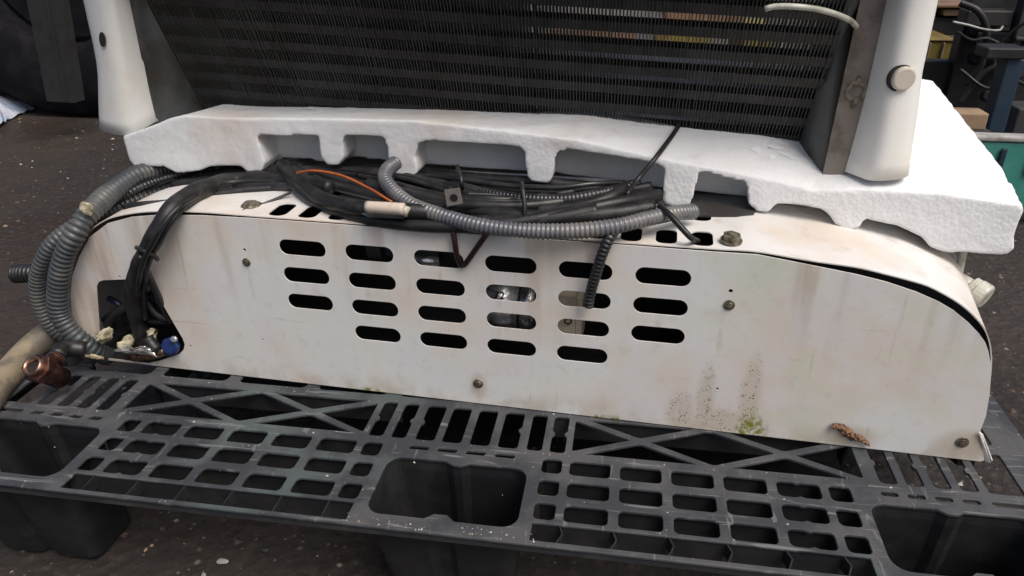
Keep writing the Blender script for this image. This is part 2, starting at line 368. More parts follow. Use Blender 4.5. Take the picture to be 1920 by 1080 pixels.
# ================================================================== PALLET (world aligned)
pal = thing('plastic_pallet', 'dark grey plastic pallet with lattice deck carrying the white casing', 'pallet', base=(0, .42, -.15), frame=False)
XE = .578; YF = -.1050; YB = .95
deck = [[(-XE, YF), (XE, YF), (XE, YB), (-XE, YB)]]
def cellx(s):
    xn, d, p = .0945, .03825, .05
    xs = [xn, xn+d, xn+d+p, xn+d+2*p, xn+d+3*p, xn+d+4*p, xn+2*d+4*p]
    return [(s*x, (.0215 if i in (0, 6) else .0418)) for i, x in enumerate(xs)]
RY = .0317
def notch(lp, cx, cy, h, both=True):
    """small tooth pushed into the long sides of a hole"""
    out = []
    for x, y in lp:
        out.append((x, y))
    return out
for s in (-1, 1):
    for i, (x, w_) in enumerate(cellx(s)):
        for r in range(3):
            if i == 5:      # cells with the little drip teeth
                h = .0228; lp = []
                base_ = rrect(x, -r*RY, w_, h, .006)
                for k, (px, py) in enumerate(base_):
                    lp.append((px, py))
                    if k == 5: lp += [(x+.0040, -r*RY+h/2), (x, -r*RY+h/2-.0018), (x-.0045, -r*RY+h/2)]
                    if k == 17: lp += [(x-.0045, -r*RY-h/2), (x, -r*RY-h/2+.0018), (x+.0045, -r*RY-h/2)]
                deck.append(lp)
            else: deck.append(rrect(x, -r*RY, w_, .0228, .0055))
    # edge comb opening, its dividers are built as ribs
    x0, x1 = .0845, .3785
    a, b = (x0, x1) if s > 0 else (-x1, -x0)
    deck.append([(a, -.1012), (b, -.1012), (b, -.0778), (a, -.0778)])
def pocket_loop(cx, hw=.0725, y0=-.0895, y1=-.0075, r=.016):
    lp = rrect(cx, (y0+y1)/2, hw*2, y1-y0, r, 6); out = []
    for k, (x, y) in enumerate(lp):
        out.append((x, y))
        if k == 6: out += [(cx+.012, y1), (cx+.004, y1-.005), (cx-.004, y1-.005), (cx-.012, y1)]
        if k == 20: out += [(cx-.014, y0), (cx-.006, y0+.007), (cx+.006, y0+.007), (cx+.014, y0)]
    return out
PX = [(0, .0725), (-.4665, .074), (.4665, .074)]
for cx, hw in PX: deck.append(pocket_loop(cx, hw))
for x in (-.0455, -.0155, .0145, .0450): deck.append(rrect(x, .0085, .0225, .0072, .0034))
for s in (-1, 1):
    for x in (.4165, .4405, .4650, .4890): deck.append(rrect(s*x, .0065, .0170, .0078, .0036))
    deck.append(rrect(s*.523, .0065, .034, .0078, .0036))
def slot(x, w_, y0, y1, tl, tr, r=.005):
    cy = (y0+y1)/2; lp = rrect(x, cy, w_, y1-y0, r, 5); out = []
    for k, p in enumerate(lp):
        out.append(p)
        if k == 11 and tl: out += [(x-w_/2, cy+.005), (x-w_/2+.0028, cy+.0015), (x-w_/2+.0028, cy-.0015), (x-w_/2, cy-.005)]
    if tr: out = out+[(x+w_/2, cy-.005), (x+w_/2-.0028, cy-.0015), (x+w_/2-.0028, cy+.0015), (x+w_/2, cy+.005)]
    deck.append(out)
def slats(y0, y1):
    L = ((-.0975, .0175), (-.0725, .0175), (-.0435, .0225), (-.0145, .0225), (.0155, .0225), (.0455, .0225), (.0735, .0175), (.0975, .0175))
    for i, (x, w_) in enumerate(L): slot(x, w_, y0, y1, i in (0, 2, 7), i in (1, 5, 7) or i == 6 and False)
    for s in (-1, 1):
        for i, x in enumerate((.4205, .4450, .4695, .4940)): slot(s*x, .0175, y0, y1, (i % 2 == 0) if s > 0 else (i % 2 == 1), (i % 2 == 1) if s > 0 else (i % 2 == 0))
        deck.append(rrect(s*.5265, (y0+y1)/2, .034, y1-y0, .004))
def inset_poly(p, d):
    c = Vector((sum(a[0] for a in p)/len(p), sum(a[1] for a in p)/len(p))); n = len(p); out = []
    area = sum(p[i][0]*p[(i+1) % n][1]-p[(i+1) % n][0]*p[i][1] for i in range(n))
    if area < 0: p = p[::-1]
    for i in range(n):
        a, b, c_ = Vector(p[i-1]), Vector(p[i]), Vector(p[(i+1) % n])
        e1 = (b-a).normalized(); e2 = (c_-b).normalized(); n1 = Vector((-e1.y, e1.x)); n2 = Vector((-e2.y, e2.x))
        bis = (n1+n2).normalized(); q = b+bis*(d/max(.25, bis.dot(n1))); out.append((q.x, q.y))
    # soften corners
    res = []
    for i in range(n):
        a, b, c_ = Vector(out[i-1]), Vector(out[i]), Vector(out[(i+1) % n])
        r = min(.004, (a-b).length*.25, (c_-b).length*.25)
        p1 = b+(a-b).normalized()*r; p2 = b+(c_-b).normalized()*r
        res += [(p1.x, p1.y), tuple((p1*.25+b*.5+p2*.25)), (p2.x, p2.y)]
    return res
def lattice(y0, yh, sgn):
    """X braced bay between two slat groups, height yh, from |x|=.110 to .402"""
    xs = [.1085+.0733*k for k in range(5)]; ym = y0+yh/2; y1 = y0+yh; d = .0033
    for s in (-1, 1):
        X = [s*x for x in xs]
        T = [[(X[0], y0), (X[1], ym), (X[0], y1)], [(X[4], y0), (X[3], ym), (X[4], y1)],
             [(X[0], y1), (X[1], ym), (X[2], y1)], [(X[2], y1), (X[3], ym), (X[4], y1)],
             [(X[0], y0), (X[1], ym), (X[2], y0)], [(X[2], y0), (X[3], ym), (X[4], y0)],
             [(X[2], y0), (X[1], ym), (X[2], y1), (X[3], ym)]]
        for t in T: deck.append(inset_poly(t, d))
slats(.0205, .0835); lattice(.0195, .0650, 1)
for k in range(5):
    y = .0665+.108*k
    for x in [-.45+.1*j for j in range(10)]: deck.append(rrect(x, y+.0755, .086, .096, .008))
for k in range(8):
    for s in (-1, 1): deck.append(rrect(s*.5265, .135+.095*k, .034, .078, .006))
# open channel along the sides
for s in (-1, 1):
    pass
dk = link('deck', fillmesh(deck, .0022, bevel=.0007), M_PLAS, pal, False)
dk.data.transform(Matrix.Translation((0, 0, -.0018)))
# ribs below the deck
bm = bmesh.new()
def rib(bm, x0, y0, x1, y1, t, z0, z1):
    d = Vector((x1-x0, y1-y0)); n_ = Vector((-d.y, d.x)).normalized()*(t/2)
    lo = [Vector((x0+n_.x, y0+n_.y, z0)), Vector((x1+n_.x, y1+n_.y, z0)), Vector((x1-n_.x, y1-n_.y, z0)), Vector((x0-n_.x, y0-n_.y, z0))]
    hexa(bm, lo, [v+Vector((0, 0, z1-z0)) for v in lo])
ZR = -.0037
for s in (-1, 1):
    xs = [x for x, _ in cellx(s)]
    for i in range(6):
        xm = (xs[i]+xs[i+1])/2+(s*.004 if i in (0, 5) else 0)*(1 if i == 5 else -1)
        if s > 0:   # chevron dividers on one half, straight ones on the other
            rib(bm, xm, -.0775, xm+.004, -.0885, .0012, -.016, -.0012); rib(bm, xm+.004, -.0885, xm-.001, -.1012, .0012, -.016, -.0012)
        else: rib(bm, xm, -.0775, xm, -.1012, .0012, -.016, -.0012)
        rib(bm, xm, -.077, xm, .016, .0030, -.040, ZR)
    for y in (-.0765, -.0475, -.0158, .0155, .0855): rib(bm, s*.088, y, s*.39, y, .0024, -.030, ZR)
for y in (.18, .4, .62, .84): rib(bm, -.54, y, .54, y, .003, -.04, ZR)
for x in (-.4, -.1, .1, .4): rib(bm, x, .09, x, .9, .003, -.0402, ZR)
# pale webs crossing the side channel
link('ribs', bm_mesh(bm), M_RIB, pal, False)
for k in range(7):
    y = .12+.0955*k
    for s_ in (-1, 1):
        bm = bmesh.new(); cx_ = s_*.5265
        hx = [(cx_+.0165*math.cos(a), y+.020*math.sin(a)) for a in [math.pi*2*j/6 for j in range(6)]]
        hi = [(cx_+.0152*math.cos(a), y+.0187*math.sin(a)) for a in [math.pi*2*j/6 for j in range(6)]]
        for j in range(6):
            q = [hx[j], hx[(j+1) % 6], hi[(j+1) % 6], hi[j]]
            hexa(bm, [Vector((*p, -.034)) for p in q], [Vector((*p, -.006)) for p in q])
        bmesh.ops.remove_doubles(bm, verts=bm.verts, dist=1e-5)
        link('side_web', bm_mesh(bm), M_PLAS, pal, False)
# skirts
bm = bmesh.new()
box(bm, (-XE+.001, YF+.0006, -.0105), (XE-.001, YF+.0032, -.0031)); link('front_lip', bm_mesh(bm), M_PLASD, pal, False)
for s in (-1, 1):
    bm = bmesh.new(); a, b = sorted((s*(XE-.001), s*(XE-.0045))); box(bm, (a, YF+.006, -.034), (b, YB-.006, -.0031)); link('side_skirt', bm_mesh(bm), M_PLASD, pal, False)
bm = bmesh.new(); box(bm, (-XE+.001, YB-.0045, -.034), (XE-.001, YB-.001, -.0031)); link('back_skirt', bm_mesh(bm), M_PLASD, pal, False)
# cup feet (open pockets)
def cup(cx, hw, y0, y1, notch_=True):
    bm = bmesh.new(); cy = (y0+y1)/2
    lp = pocket_loop(cx, hw, y0, y1) if notch_ else rrect(cx, cy, hw*2, y1-y0, .016, 6)
    R = []
    for z, sc_ in ((-.0035, 1.0), (-.015, .975), (-.06, .92), (-.142, .80), (-.1485, .74)):
        R.append([bm.verts.new((cx+(x-cx)*sc_, cy+(y-cy)*sc_+(1-sc_)*.12, z)) for x, y in lp])
    for z, sc_ in ((-.1495, .77), (-.142, .835), (-.06, .95), (-.015, 1.01), (-.0045, 1.015)):
        R.append([bm.verts.new((cx+(x-cx)*sc_, cy+(y-cy)*sc_+max(0, 1-sc_)*.12, z)) for x, y in lp])
    n = len(lp)
    for i in range(len(R)-1):
        for k in range(n):
            if i == 4: continue
            bm.faces.new((R[i][k], R[i][(k+1) % n], R[i+1][(k+1) % n], R[i+1][k]))
    bm.faces.new(R[4]); bm.faces.new(R[5][::-1])
    return link('foot', bm_mesh(bm), M_FOOT, pal, False)
for cx, hw in PX: cup(cx, hw-.0005, -.089, -.008)
for cy in (.40, .86):
    for cx in (-.4665, 0, .4665):
        bm = bmesh.new(); box(bm, (cx-.06, cy-.05, -.1495), (cx+.06, cy+.05, -.0412)); link('foot', bm_mesh(bm), M_PLASD, pal, False)

# ================================================================== CASING
cas = thing('refrigeration_casing', 'white painted steel unit casing with oval vent slots standing on the plastic pallet', 'machine casing')
outp = [(-.5185, .0015), (-.517, .03), (-.511, .06), (-.504, .09), (-.492, .118), (-.474, .145), (-.452, .171), (-.4235, .1895), (-.39, .1995), (-.3535, .2045), (-.30, .2075), (-.2378, .2085), (0, .2085), (.15, .2085), (.2367, .2082)]
outp += [uz(*p, 0) for p in ((1420, 477), (1521, 497), (1605, 514), (1661, 528), (1718, 547), (1760, 565.5), (1788, 582), (1816, 605), (1836, 626), (1847, 641), (1853, 658), (1857, 680), (1858, 700), (1855, 740), (1848, 780), (1838, 806))]
outp += [(.5215, .0035), (.5185, .0015)]
holes = []
SW, SH = .0535, .0182
for j in range(6):
    for i in range(4):
        if i == 3 and j in (0, 5): continue
        holes.append(rrect((j-2.5)*.07605+.0012, .1778-.03275*i, SW, SH, SH/2-.0002, 7))
opening = [uz(*p, 0) for p in ((192, 672), (188, 640), (186, 600), (183, 560), (182, 536), (186, 528), (194, 525), (240, 523), (272, 521), (280, 525), (286, 534), (315, 586), (343, 634), (347, 645), (345, 655), (336, 664), (318, 670), (300, 676), (280, 684), (240, 680))]
opening = [(u, max(.004, z)) for u, z in opening]
holes.append(opening)
for px, py, r in ((459, 468, .0018), (1370, 545, .0021), (493, 636, .0012), (1345, 728, .0014), (225, 518, .0013), (358, 648, .0013)):
    u, z = uz(px, py, 0); holes.append(circ(u, z, r, 10))
pm = fillmesh([outp]+holes, .0014, swap=True)
fp = link('front_panel', pm, M_PANEL, cas)
bv = None
# flange at torn corner
bm = bmesh.new()
A = [fo(1833, 806, .0), fo(1840, 812, .0), fo(1859, 862, .0), fo(1857, 868, .0), fo(1848, 866, .0)]
hexa(bm, [Vector((p.x, -.004+.006*i/5, p.z)) for i, p in enumerate(A)], [Vector((p.x+.001, -.0025+.006*i/5, p.z)) for i, p in enumerate(A)])
link('corner_flange', bm_mesh(bm), M_SHELL, cas)
# cover: profile swept back with a slight draft
prof = [(-.523, .0), (-.521, .03), (-.515, .062), (-.508, .09), (-.4955, .1205), (-.477, .1485), (-.4545, .1745), (-.4255, .193), (-.39, .2030), (-.3535, .2078), (-.30, .2102), (-.2378, .2100), (0, .2098), (.15, .2098), (.2367, .2102)]
prof += [uz(*p, .002) for p in ((1420, 472), (1521, 489), (1605, 501), (1661, 514), (1718, 529), (1746, 539), (1788, 562), (1817, 584), (1843, 613), (1854, 639), (1857, 658), (1858, 676))]+[(.5035, .09), (.503, .045), (.503, .0)]
P3, _ = catmull([Vector((a, 0, b)) for a, b in prof], .006)
offs = [.0014, .005, .012, .02, .03, .045, .06, .08, .1, .12, .15, .2, .25, .3, .34]
bm = bmesh.new(); rows = []
for o in offs:
    kz = 1+.006*min(o, .13)/.12; ku = 1+.030*o/.1 if o < .2 else 1.06
    rows.append([bm.verts.new((p.x*(1+(ku-1)*max(.1, min(1, (.197-p.z)/.03))), o, p.z*kz)) for p in P3])
for i in range(len(offs)-1):
    for k in range(len(P3)-1): bm.faces.new((rows[i][k], rows[i][k+1], rows[i+1][k+1], rows[i+1][k]))
me = bm_mesh(bm)
sh = bpy.data.objects.new('top_cover', me); COL.objects.link(sh)
md = sh.modifiers.new('s', 'SOLIDIFY'); md.thickness = .0012; md.offset = 0
cb = bmesh.new()
cutl = []
for k in range(14):
    u = -.2190+.0342*k
    if k in (5, 6): continue
    cutl.append((rrect(u, .024, .0205, .036, .008, 4))); cutl.append(rrect(u, .086, .0205, .032, .008, 4))
for lp in cutl:
    if -.16 < lp[0][0] < .12 and lp[0][1] > .06: continue
    hexa(cb, [Vector((x, y, .19)) for x, y in lp], [Vector((x, y, .235)) for x, y in lp])
lp = rrect(-.03, .135, .36, .11, .02, 5)
hexa(cb, [Vector((x, y, .19)) for x, y in lp], [Vector((x, y, .235)) for x, y in lp])
cme = bm_mesh(cb); co = bpy.data.objects.new('cut', cme); COL.objects.link(co)
mb = sh.modifiers.new('b', 'BOOLEAN'); mb.operation = 'DIFFERENCE'; mb.object = co; mb.solver = 'EXACT'; mb.use_self = True
dg = bpy.context.evaluated_depsgraph_get(); dg.update()
me2 = bpy.data.meshes.new_from_object(sh.evaluated_get(dg), depsgraph=dg)
bpy.data.objects.remove(sh); bpy.data.objects.remove(co)
cov = link('top_cover', me2, M_SHELL, cas)
for f in cov.data.polygons: f.use_smooth = True
cov.data.set_sharp_from_angle(angle=math.radians(35)) if hasattr(cov.data, 'set_sharp_from_angle') else None
bm = bmesh.new()
Lr = [p for p in P3 if p.x > .18]; outr = [Vector((p.x*1.0-.001, .012, p.z-.001)) for p in Lr]; inr = [Vector((p.x-.03, .012, max(.0, p.z-.03))) for p in Lr]
Vo = [bm.verts.new(p) for p in outr]; Vi = [bm.verts.new(p) for p in inr]
for k in range(len(Lr)-1): bm.faces.new((Vo[k], Vo[k+1], Vi[k+1], Vi[k]))
o = link('seam_shade', bm_mesh(bm), M_INNER, cas); md = o.modifiers.new('s', 'SOLIDIFY'); md.thickness = .001  # dark strip behind the seam stands in for shade in the gap
# near-black back and base stand in for shade so that the slots read dark
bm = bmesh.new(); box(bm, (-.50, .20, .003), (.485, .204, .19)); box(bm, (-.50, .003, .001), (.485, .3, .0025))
link('shade_backing', bm_mesh(bm), M_INNER, cas)
# machinery seen through the slots
bm = bmesh.new(); cyl(bm, (-.006, .048, .106), (1, 0, 0), .031, .047, 28); cyl(bm, (.043, .048, .106), (1, 0, 0), .030, .016, 28)
mo = link('motor', bm_mesh(bm), M_ALU, cas)
for f in mo.data.polygons: f.use_smooth = len(f.vertices) == 4
bm = bmesh.new(); box(bm, (.080, .012, .084), (.1055, .05, .140)); box(bm, (.1058, .014, .084), (.112, .05, .138)); link('relay_box', bm_mesh(bm), M_BEIGE, cas)
bm = bmesh.new(); cyl(bm, (-.125, .035, .172), (1, 0, 0), .016, .016, 20); cyl(bm, (-.105, .035, .172), (1, 0, 0), .012, .06, 20)
x = link('fan_hub', bm_mesh(bm), M_GREYST, cas)
bm = bmesh.new(); cyl(bm, (-.085, .03, .160), (1, 0, 0), .011, .04, 20); l = link('copper_pipe', bm_mesh(bm), M_ALU, cas, smooth=True); l.name = 'bright_pipe'
def text(s, size, loc, mat, parent, rz=0, tilt=math.pi/2, name='lettering'):
    cu = bpy.data.curves.new('t', 'FONT'); cu.body = s; cu.size = size; cu.extrude = .0001; cu.offset = .0002; cu.align_x = 'CENTER'
    o = bpy.data.objects.new('t', cu); COL.objects.link(o); dg = bpy.context.evaluated_depsgraph_get(); dg.update()
    me = bpy.data.meshes.new_from_object(o.evaluated_get(dg), depsgraph=dg); bpy.data.objects.remove(o)
    me.transform(Matrix.Translation(loc) @ Matrix.Rotation(tilt, 4, 'X') @ Matrix.Rotation(rz, 4, 'Z'))
    return link(name, me, mat, parent)
p = uz(937, 557, .020)
text('72', .012, (p[0], .0185, p[1]-.001), M_RED, cas)
bm = bmesh.new(); p = uz(1065, 603, .010)
lpo = circ(p[0], p[1], .0042, 18); lpi = circ(p[0], p[1], .0028, 18)
link('lettering', fillmesh([lpo, lpi], .0006, swap=True), M_BLACK, cas).data.transform(Matrix.Translation((0, .0112, 0)))
bm.free()
# fixings on the front
def screw(px, py, r, off=-.0008, hexh=False, name='screw'):
    c = fo(px, py, 0); bm = bmesh.new()
    cyl(bm, (c.x, off+.0004, c.z), (0, -1, 0), r, .0016, 22, bev=.0006)
    cyl(bm, (c.x, off-.0011, c.z), (0, -1, 0), r*.62, .0012, 16, bev=.0006)
    cyl(bm, (c.x, off-.0020, c.z), (0, -1, 0), r*.25, .0006, 10)
    o = link(name, bm_mesh(bm), M_SCREW, cas); return o
screw(463, 491, .0048); screw(1367, 571, .0055, name='screw'); screw(897, 718, .0058); screw(1804, 828, .0062)
# hex bolt on the cover
c = fz(1371, 451, .2135); bm = bmesh.new()
cyl(bm, c, (0.05, -.1, 1), .0105, .0012, 24); cyl(bm, c+Vector((0, 0, .0012)), (0.05, -.1, 1), .0088, .0052, 6)
cyl(bm, c+Vector((0, 0, .0063)), (0.05, -.1, 1), .0040, .0016, 12, bev=.0006)
link('hex_bolt', bm_mesh(bm), M_SCREW, cas)
# dead leaf stuck low on the panel
def leafmesh(pts, w0, base_off=-.004, seed=3):
    rnd = random.Random(seed); bm = bmesh.new()
    P, L = catmull(pts, .0012); n = len(P)
    R = []
    for i, p in enumerate(P):
        t = i/(n-1); w_ = w0*(math.sin(math.pi*min(1, .08+t*.92))**.5)*(.75+.4*rnd.random()); tt = (P[min(n-1, i+1)]-P[max(0, i-1)]).normalized()
        s = tt.cross(Vector((0, 1, 0))).normalized()
        R.append([bm.verts.new(p+s*w_*a+Vector((0, -.003*(1-a*a)*(.5+rnd.random())-.0012*rnd.random(), 0))) for a in (-1, -.6, -.2, .2, .6, 1)])
    for i in range(n-1):
        for k in range(5): bm.faces.new((R[i][k], R[i][k+1], R[i+1][k+1], R[i+1][k]))
    return bm_mesh(bm)
me = leafmesh([fo(1558, 798, -.002), fo(1575, 800, -.002), fo(1597, 817, -.002), (fo(1614, 822, -.002)), fo(1630, 834, -.002)], .0052)
lf = link('dead_leaf', me, M_LEAF); tag(rebase(lf), 'brown shrivelled leaf stuck near the lower right of the white panel', 'leaf')

# ================================================================== POLYSTYRENE CRADLE
rim = [(228, 256), (286, 236), (312, 224), (345, 216), (420, 221), (600, 222), (775, 226), (930, 243), (1080, 262), (1265, 303), (1420, 332), (1530, 358), (1640, 356), (1770, 364), (1918, 386),
       (1920, 396), (1906, 432), (1893, 468), (1882, 478), (1850, 478), (1805, 472), (1782, 475), (1762, 472), (1744, 464), (1728, 446), (1700, 430), (1685, 424), (1622, 412), (1612, 426), (1600, 431), (1585, 430), (1566, 420), (1557, 401), (1540, 393), (1508, 386),
       (1458, 378), (1454, 384), (1442, 398), (1418, 397), (1402, 382), (1404, 350), (1396, 338), (1318, 320), (1309, 322), (1303, 345), (1294, 380), (1285, 390), (1251, 386), (1243, 376), (1250, 322), (1243, 310), (1225, 305), (1062, 280), (1045, 284), (1038, 298), (1035, 334), (1028, 345), (996, 342), (988, 332), (986, 286), (976, 276), (798, 263), (784, 270), (778, 295), (783, 322), (773, 334), (748, 333), (737, 323), (724, 264), (716, 256), (645, 252), (642, 262), (643, 298), (634, 311), (614, 311), (603, 300), (597, 252), (484, 252), (480, 260), (497, 306), (490, 322), (462, 323), (450, 312), (396, 312), (372, 321), (330, 326), (306, 312), (252, 314), (242, 303)]
body = [(240, 262), (286, 238), (312, 226), (345, 218), (420, 223), (600, 224), (775, 228), (930, 245), (1080, 264), (1265, 305), (1420, 334), (1530, 360), (1640, 358), (1770, 366), (1914, 388),
        (1890, 462), (1876, 472), (1805, 466), (1750, 460), (1728, 440), (1685, 418), (1560, 394), (1456, 377), (1400, 366), (1310, 355), (1240, 348), (1140, 333), (1040, 321), (900, 312), (800, 304), (735, 300), (700, 292), (662, 291), (630, 300), (570, 292), (532, 291), (515, 298), (497, 308), (400, 308), (260, 308)]
bm = bmesh.new()
D0, D1 = .100, .146
def turned(L, o):
    out = []
    for px, py in L:
        e = 0.0; q = fo(px, py, o+e*(1-(o-D0)/.1)); out.append((q.x, q.z, e))
    return out
def shear(p, o, top=False):
    k = max(0, min(1, (p[0]-.2)/.3)); dz = 0
    if top:      # the top swells towards the back at the right-hand side
        dz = max(0, min(1, (p[0]+.05)/.36))*(.033-.020*max(0, min(1, (p[0]-.36)/.12)))*max(0, min(1, (o-D0)/.09))-.006*max(0, min(1, (.1-p[0])/.2))*max(0, min(1, (o-D0)/.08))
    if o < .2: o = o+(p[2] if len(p) > 2 else 0)*(1-max(0, min(1, (o-D0)/.1)))      # left end turns away
    return Vector((p[0]+.13*(o-D0)*k, o, p[1]+dz))
r2 = turned(rim, D0); b2 = turned(body, D1)
b2d = [(a, b-.0015, e) for a, b, e in b2]
def loft(L, offs_, ntop):
    V = [[bm.verts.new(shear(p, o, i < ntop)) for i, p in enumerate(L)] for o in offs_]
    n_ = len(L)
    bm.faces.new(V[0][::-1]); bm.faces.new(V[-1])
    for a in range(len(V)-1):
        for k in range(n_): bm.faces.new((V[a][k], V[a][(k+1) % n_], V[a+1][(k+1) % n_], V[a+1][k]))
loft(r2, [D0, D1+.004], 15)
# seat the body's top on the rim's own top line
tops = r2[:15]
for i in range(15):
    b2d[i] = (r2[i][0]+(.004 if i == 0 else (-.003 if i == 14 else 0)), r2[i][1]-.0006 if i else b2d[0][1], r2[i][2])
loft(b2d, [D1-.004, .17, .19, .22, .66], 15)
bmesh.ops.triangulate(bm, faces=[f for f in bm.faces if len(f.verts) > 4])
bmesh.ops.recalc_face_normals(bm, faces=bm.faces)
me = bpy.data.meshes.new('f'); bm.to_mesh(me); bm.free()
fo_ = bpy.data.objects.new('polystyrene_cradle', me); COL.objects.link(fo_)
md = fo_.modifiers.new('r', 'REMESH'); md.mode = 'VOXEL'; md.voxel_size = .0021
md = fo_.modifiers.new('s', 'SMOOTH'); md.factor = .5; md.iterations = 3
tx = bpy.data.textures.new('bead', 'VORONOI'); tx.noise_scale = .0055; tx.noise_intensity = 1
md = fo_.modifiers.new('d', 'DISPLACE'); md.texture = tx; md.strength = -.00025; md.mid_level = .4; md.texture_coords = 'LOCAL'
tx2 = bpy.data.textures.new('lumps', 'CLOUDS'); tx2.noise_scale = .03
md = fo_.modifiers.new('d2', 'DISPLACE'); md.texture = tx2; md.strength = .0022; md.mid_level = .5; md.texture_coords = 'LOCAL'
dg = bpy.context.evaluated_depsgraph_get(); dg.update()
me = bpy.data.meshes.new_from_object(fo_.evaluated_get(dg), depsgraph=dg); bpy.data.objects.remove(fo_)
foam = link('polystyrene_cradle', me, M_FOAM, smooth=True)
tag(foam, 'white polystyrene packing block with stubby feet lying between casing and coil unit', 'packing foam')

for k, (px, py, w_, h_, a_) in enumerate(((577, 205, 16, 6, .2), (600, 211, 14, 8, -.4), (625, 204, 12, 5, .1), (612, 190, 26, 4, .0), (1418, 282, 18, 7, .5), (1455, 276, 26, 6, .3), (1480, 293, 28, 6, .2), (1447, 294, 12, 5, .1), (1463, 268, 30, 5, .25))):
    p = CP; d = ray(px, py); hit, loc, nrm, fi = foam.ray_cast(foam.matrix_world.inverted() @ CP, (foam.matrix_world.inverted().to_3x3() @ d).normalized())
    if not hit: continue
    r_ = w_/2*.00075; bm = bmesh.new(); t1 = nrm.cross(Vector((0, 1, 0))).normalized(); t2 = nrm.cross(t1)
    rs = random.Random(k); V = [bm.verts.new(loc+nrm*.0004+t1*(r_*math.cos(a+a_)*rs.uniform(.7, 1.2))+t2*(r_*h_/w_*2.4*math.sin(a+a_)*rs.uniform(.6, 1.2))+nrm*rs.uniform(0, .0004)) for a in [j*math.pi/4 for j in range(8)]]
    c_ = bm.verts.new(loc+nrm*.0010)
    for j in range(8): bm.faces.new((V[j], V[(j+1) % 8], c_))
    link('glint_fleck', bm_mesh(bm), M_GLINT, foam, smooth=True)  # thin white fleck painted in for a glint of light

# ================================================================== UPPER CONDENSER UNIT
TH = .040
Xd = Vector((math.cos(TH), 0, -math.sin(TH))); Zd = Vector((math.sin(TH), 0, math.cos(TH))); Yd = Vector((0, 1, 0))
con = thing('condenser_unit', 'black finned coil framed by two white side brackets, standing on the polystyrene', 'condenser', base=(-.04, .18, .27))
LEAN = .52
CB = Vector((-.04, .182, .272))                        # a point on the coil's lower edge
S_ = (Zd - Yd*LEAN).normalized()
CN = Xd.cross(S_).normalized()
def coilp(px, py):
    d = FI.to_3x3() @ ray(px, py); c0 = FI @ CP; return c0+d*((CB-c0).dot(CN)/d.dot(CN))
def cc(px, py):
    q = coilp(px, py)-CB; return q.dot(Xd), q.dot(S_)
CX0 = cc(352, 150)[0]; CX1 = cc(1545, 130)[0]
SB, ST = -.035, .31
DEP = .0122
CNb = CN if CN.y > 0 else -CN                         # pointing away from the viewer
def cpos(a, s, d=0): return CB+Xd*a+S_*s+CNb*d
# fins
bm = bmesh.new(); n = int((CX1-CX0)/.0035)
rf = random.Random(4)
for i in range(n+1):
    a = CX0+(CX1-CX0)*i/n+rf.uniform(-.00012, .00012); t = .00036; j = rf.uniform(-.0006, .0006)
    if rf.random() < .07: a += rf.uniform(-.0011, .0011)
    A = [cpos(a-t, SB, j), cpos(a+t, SB, j), cpos(a+t, SB, DEP), cpos(a-t, SB, DEP)]
    B = [cpos(a-t, ST, j), cpos(a+t, ST, j), cpos(a+t, ST, DEP), cpos(a-t, ST, DEP)]
    hexa(bm, A, B)
link('fin_pack', bm_mesh(bm), M_FIN, con)
# flat tubes between the bright gaps
rowsY = [cc(1280, y)[1] for y in (230, 193, 160, 122, 78, 38)]
pit_ = (rowsY[-1]-rowsY[0])/5
k = 0; s = rowsY[0]-pit_*1.5
while s < ST:
    bm = bmesh.new()
    for (dd, rr) in ((.0035, .0035), (.0125, .0035)):
        pass
    box(bm, (CX0-.004, 0, -.0056), (CX1+.004, DEP-.0010, .0056), Matrix((( Xd.x, CNb.x, S_.x, 0), (Xd.y, CNb.y, S_.y, 0), (Xd.z, CNb.z, S_.z, 0), (0, 0, 0, 1))))
    me = bm_mesh(bm); me.transform(Matrix.Translation(cpos(0, s, .0008)))
    link('coil_tube', me, M_TUBE, con); s += pit_; k += 1
# end plates between coil and brackets
def plate(name, quad, mat, t=.0015, dirv=(0, 1, 0), parent=None):
    bm = bmesh.new(); hexa(bm, quad, [Vector(q)+Vector(dirv)*t for q in quad]); return link(name, bm_mesh(bm), mat, parent or con)
def up_ext(p, h): return p+Zd*h
BO = .130
lb = fo(288, 226, BO); lt = fo(240, 0, BO); rb = fo(1541, 338, BO); rt = fo(1613, 0, BO)
def endplate(a_lo, a_hi, cx):
    """folded sheet between bracket and coil, following the coil's lean"""
    bm = bmesh.new(); d = (a_hi-a_lo); L = []; R2 = []
    for t in (-.12, .0, .5, 1.0, 1.4, 1.9):
        p = a_lo+d*t; k = (p.z-CB.z-(cx*Xd.z))/S_.z; q = cpos(cx, max(SB, k), 0)
        if t > 1: p.y = min(p.y, q.y+.02)
        L.append(p); R2.append(q)
    for k in range(len(L)-1):
        quad = [L[k], R2[k], R2[k+1], L[k+1]]; A = [bm.verts.new(v) for v in quad]; bm.faces.new(A)
    bmesh.ops.remove_doubles(bm, verts=bm.verts, dist=1e-6)
    o = link('end_plate', bm_mesh(bm), M_PLATE, con, smooth=True); md = o.modifiers.new('s', 'SOLIDIFY'); md.thickness = .0018; md.offset = 0
endplate(lb, lt, CX0); endplate(rb, rt, CX1)
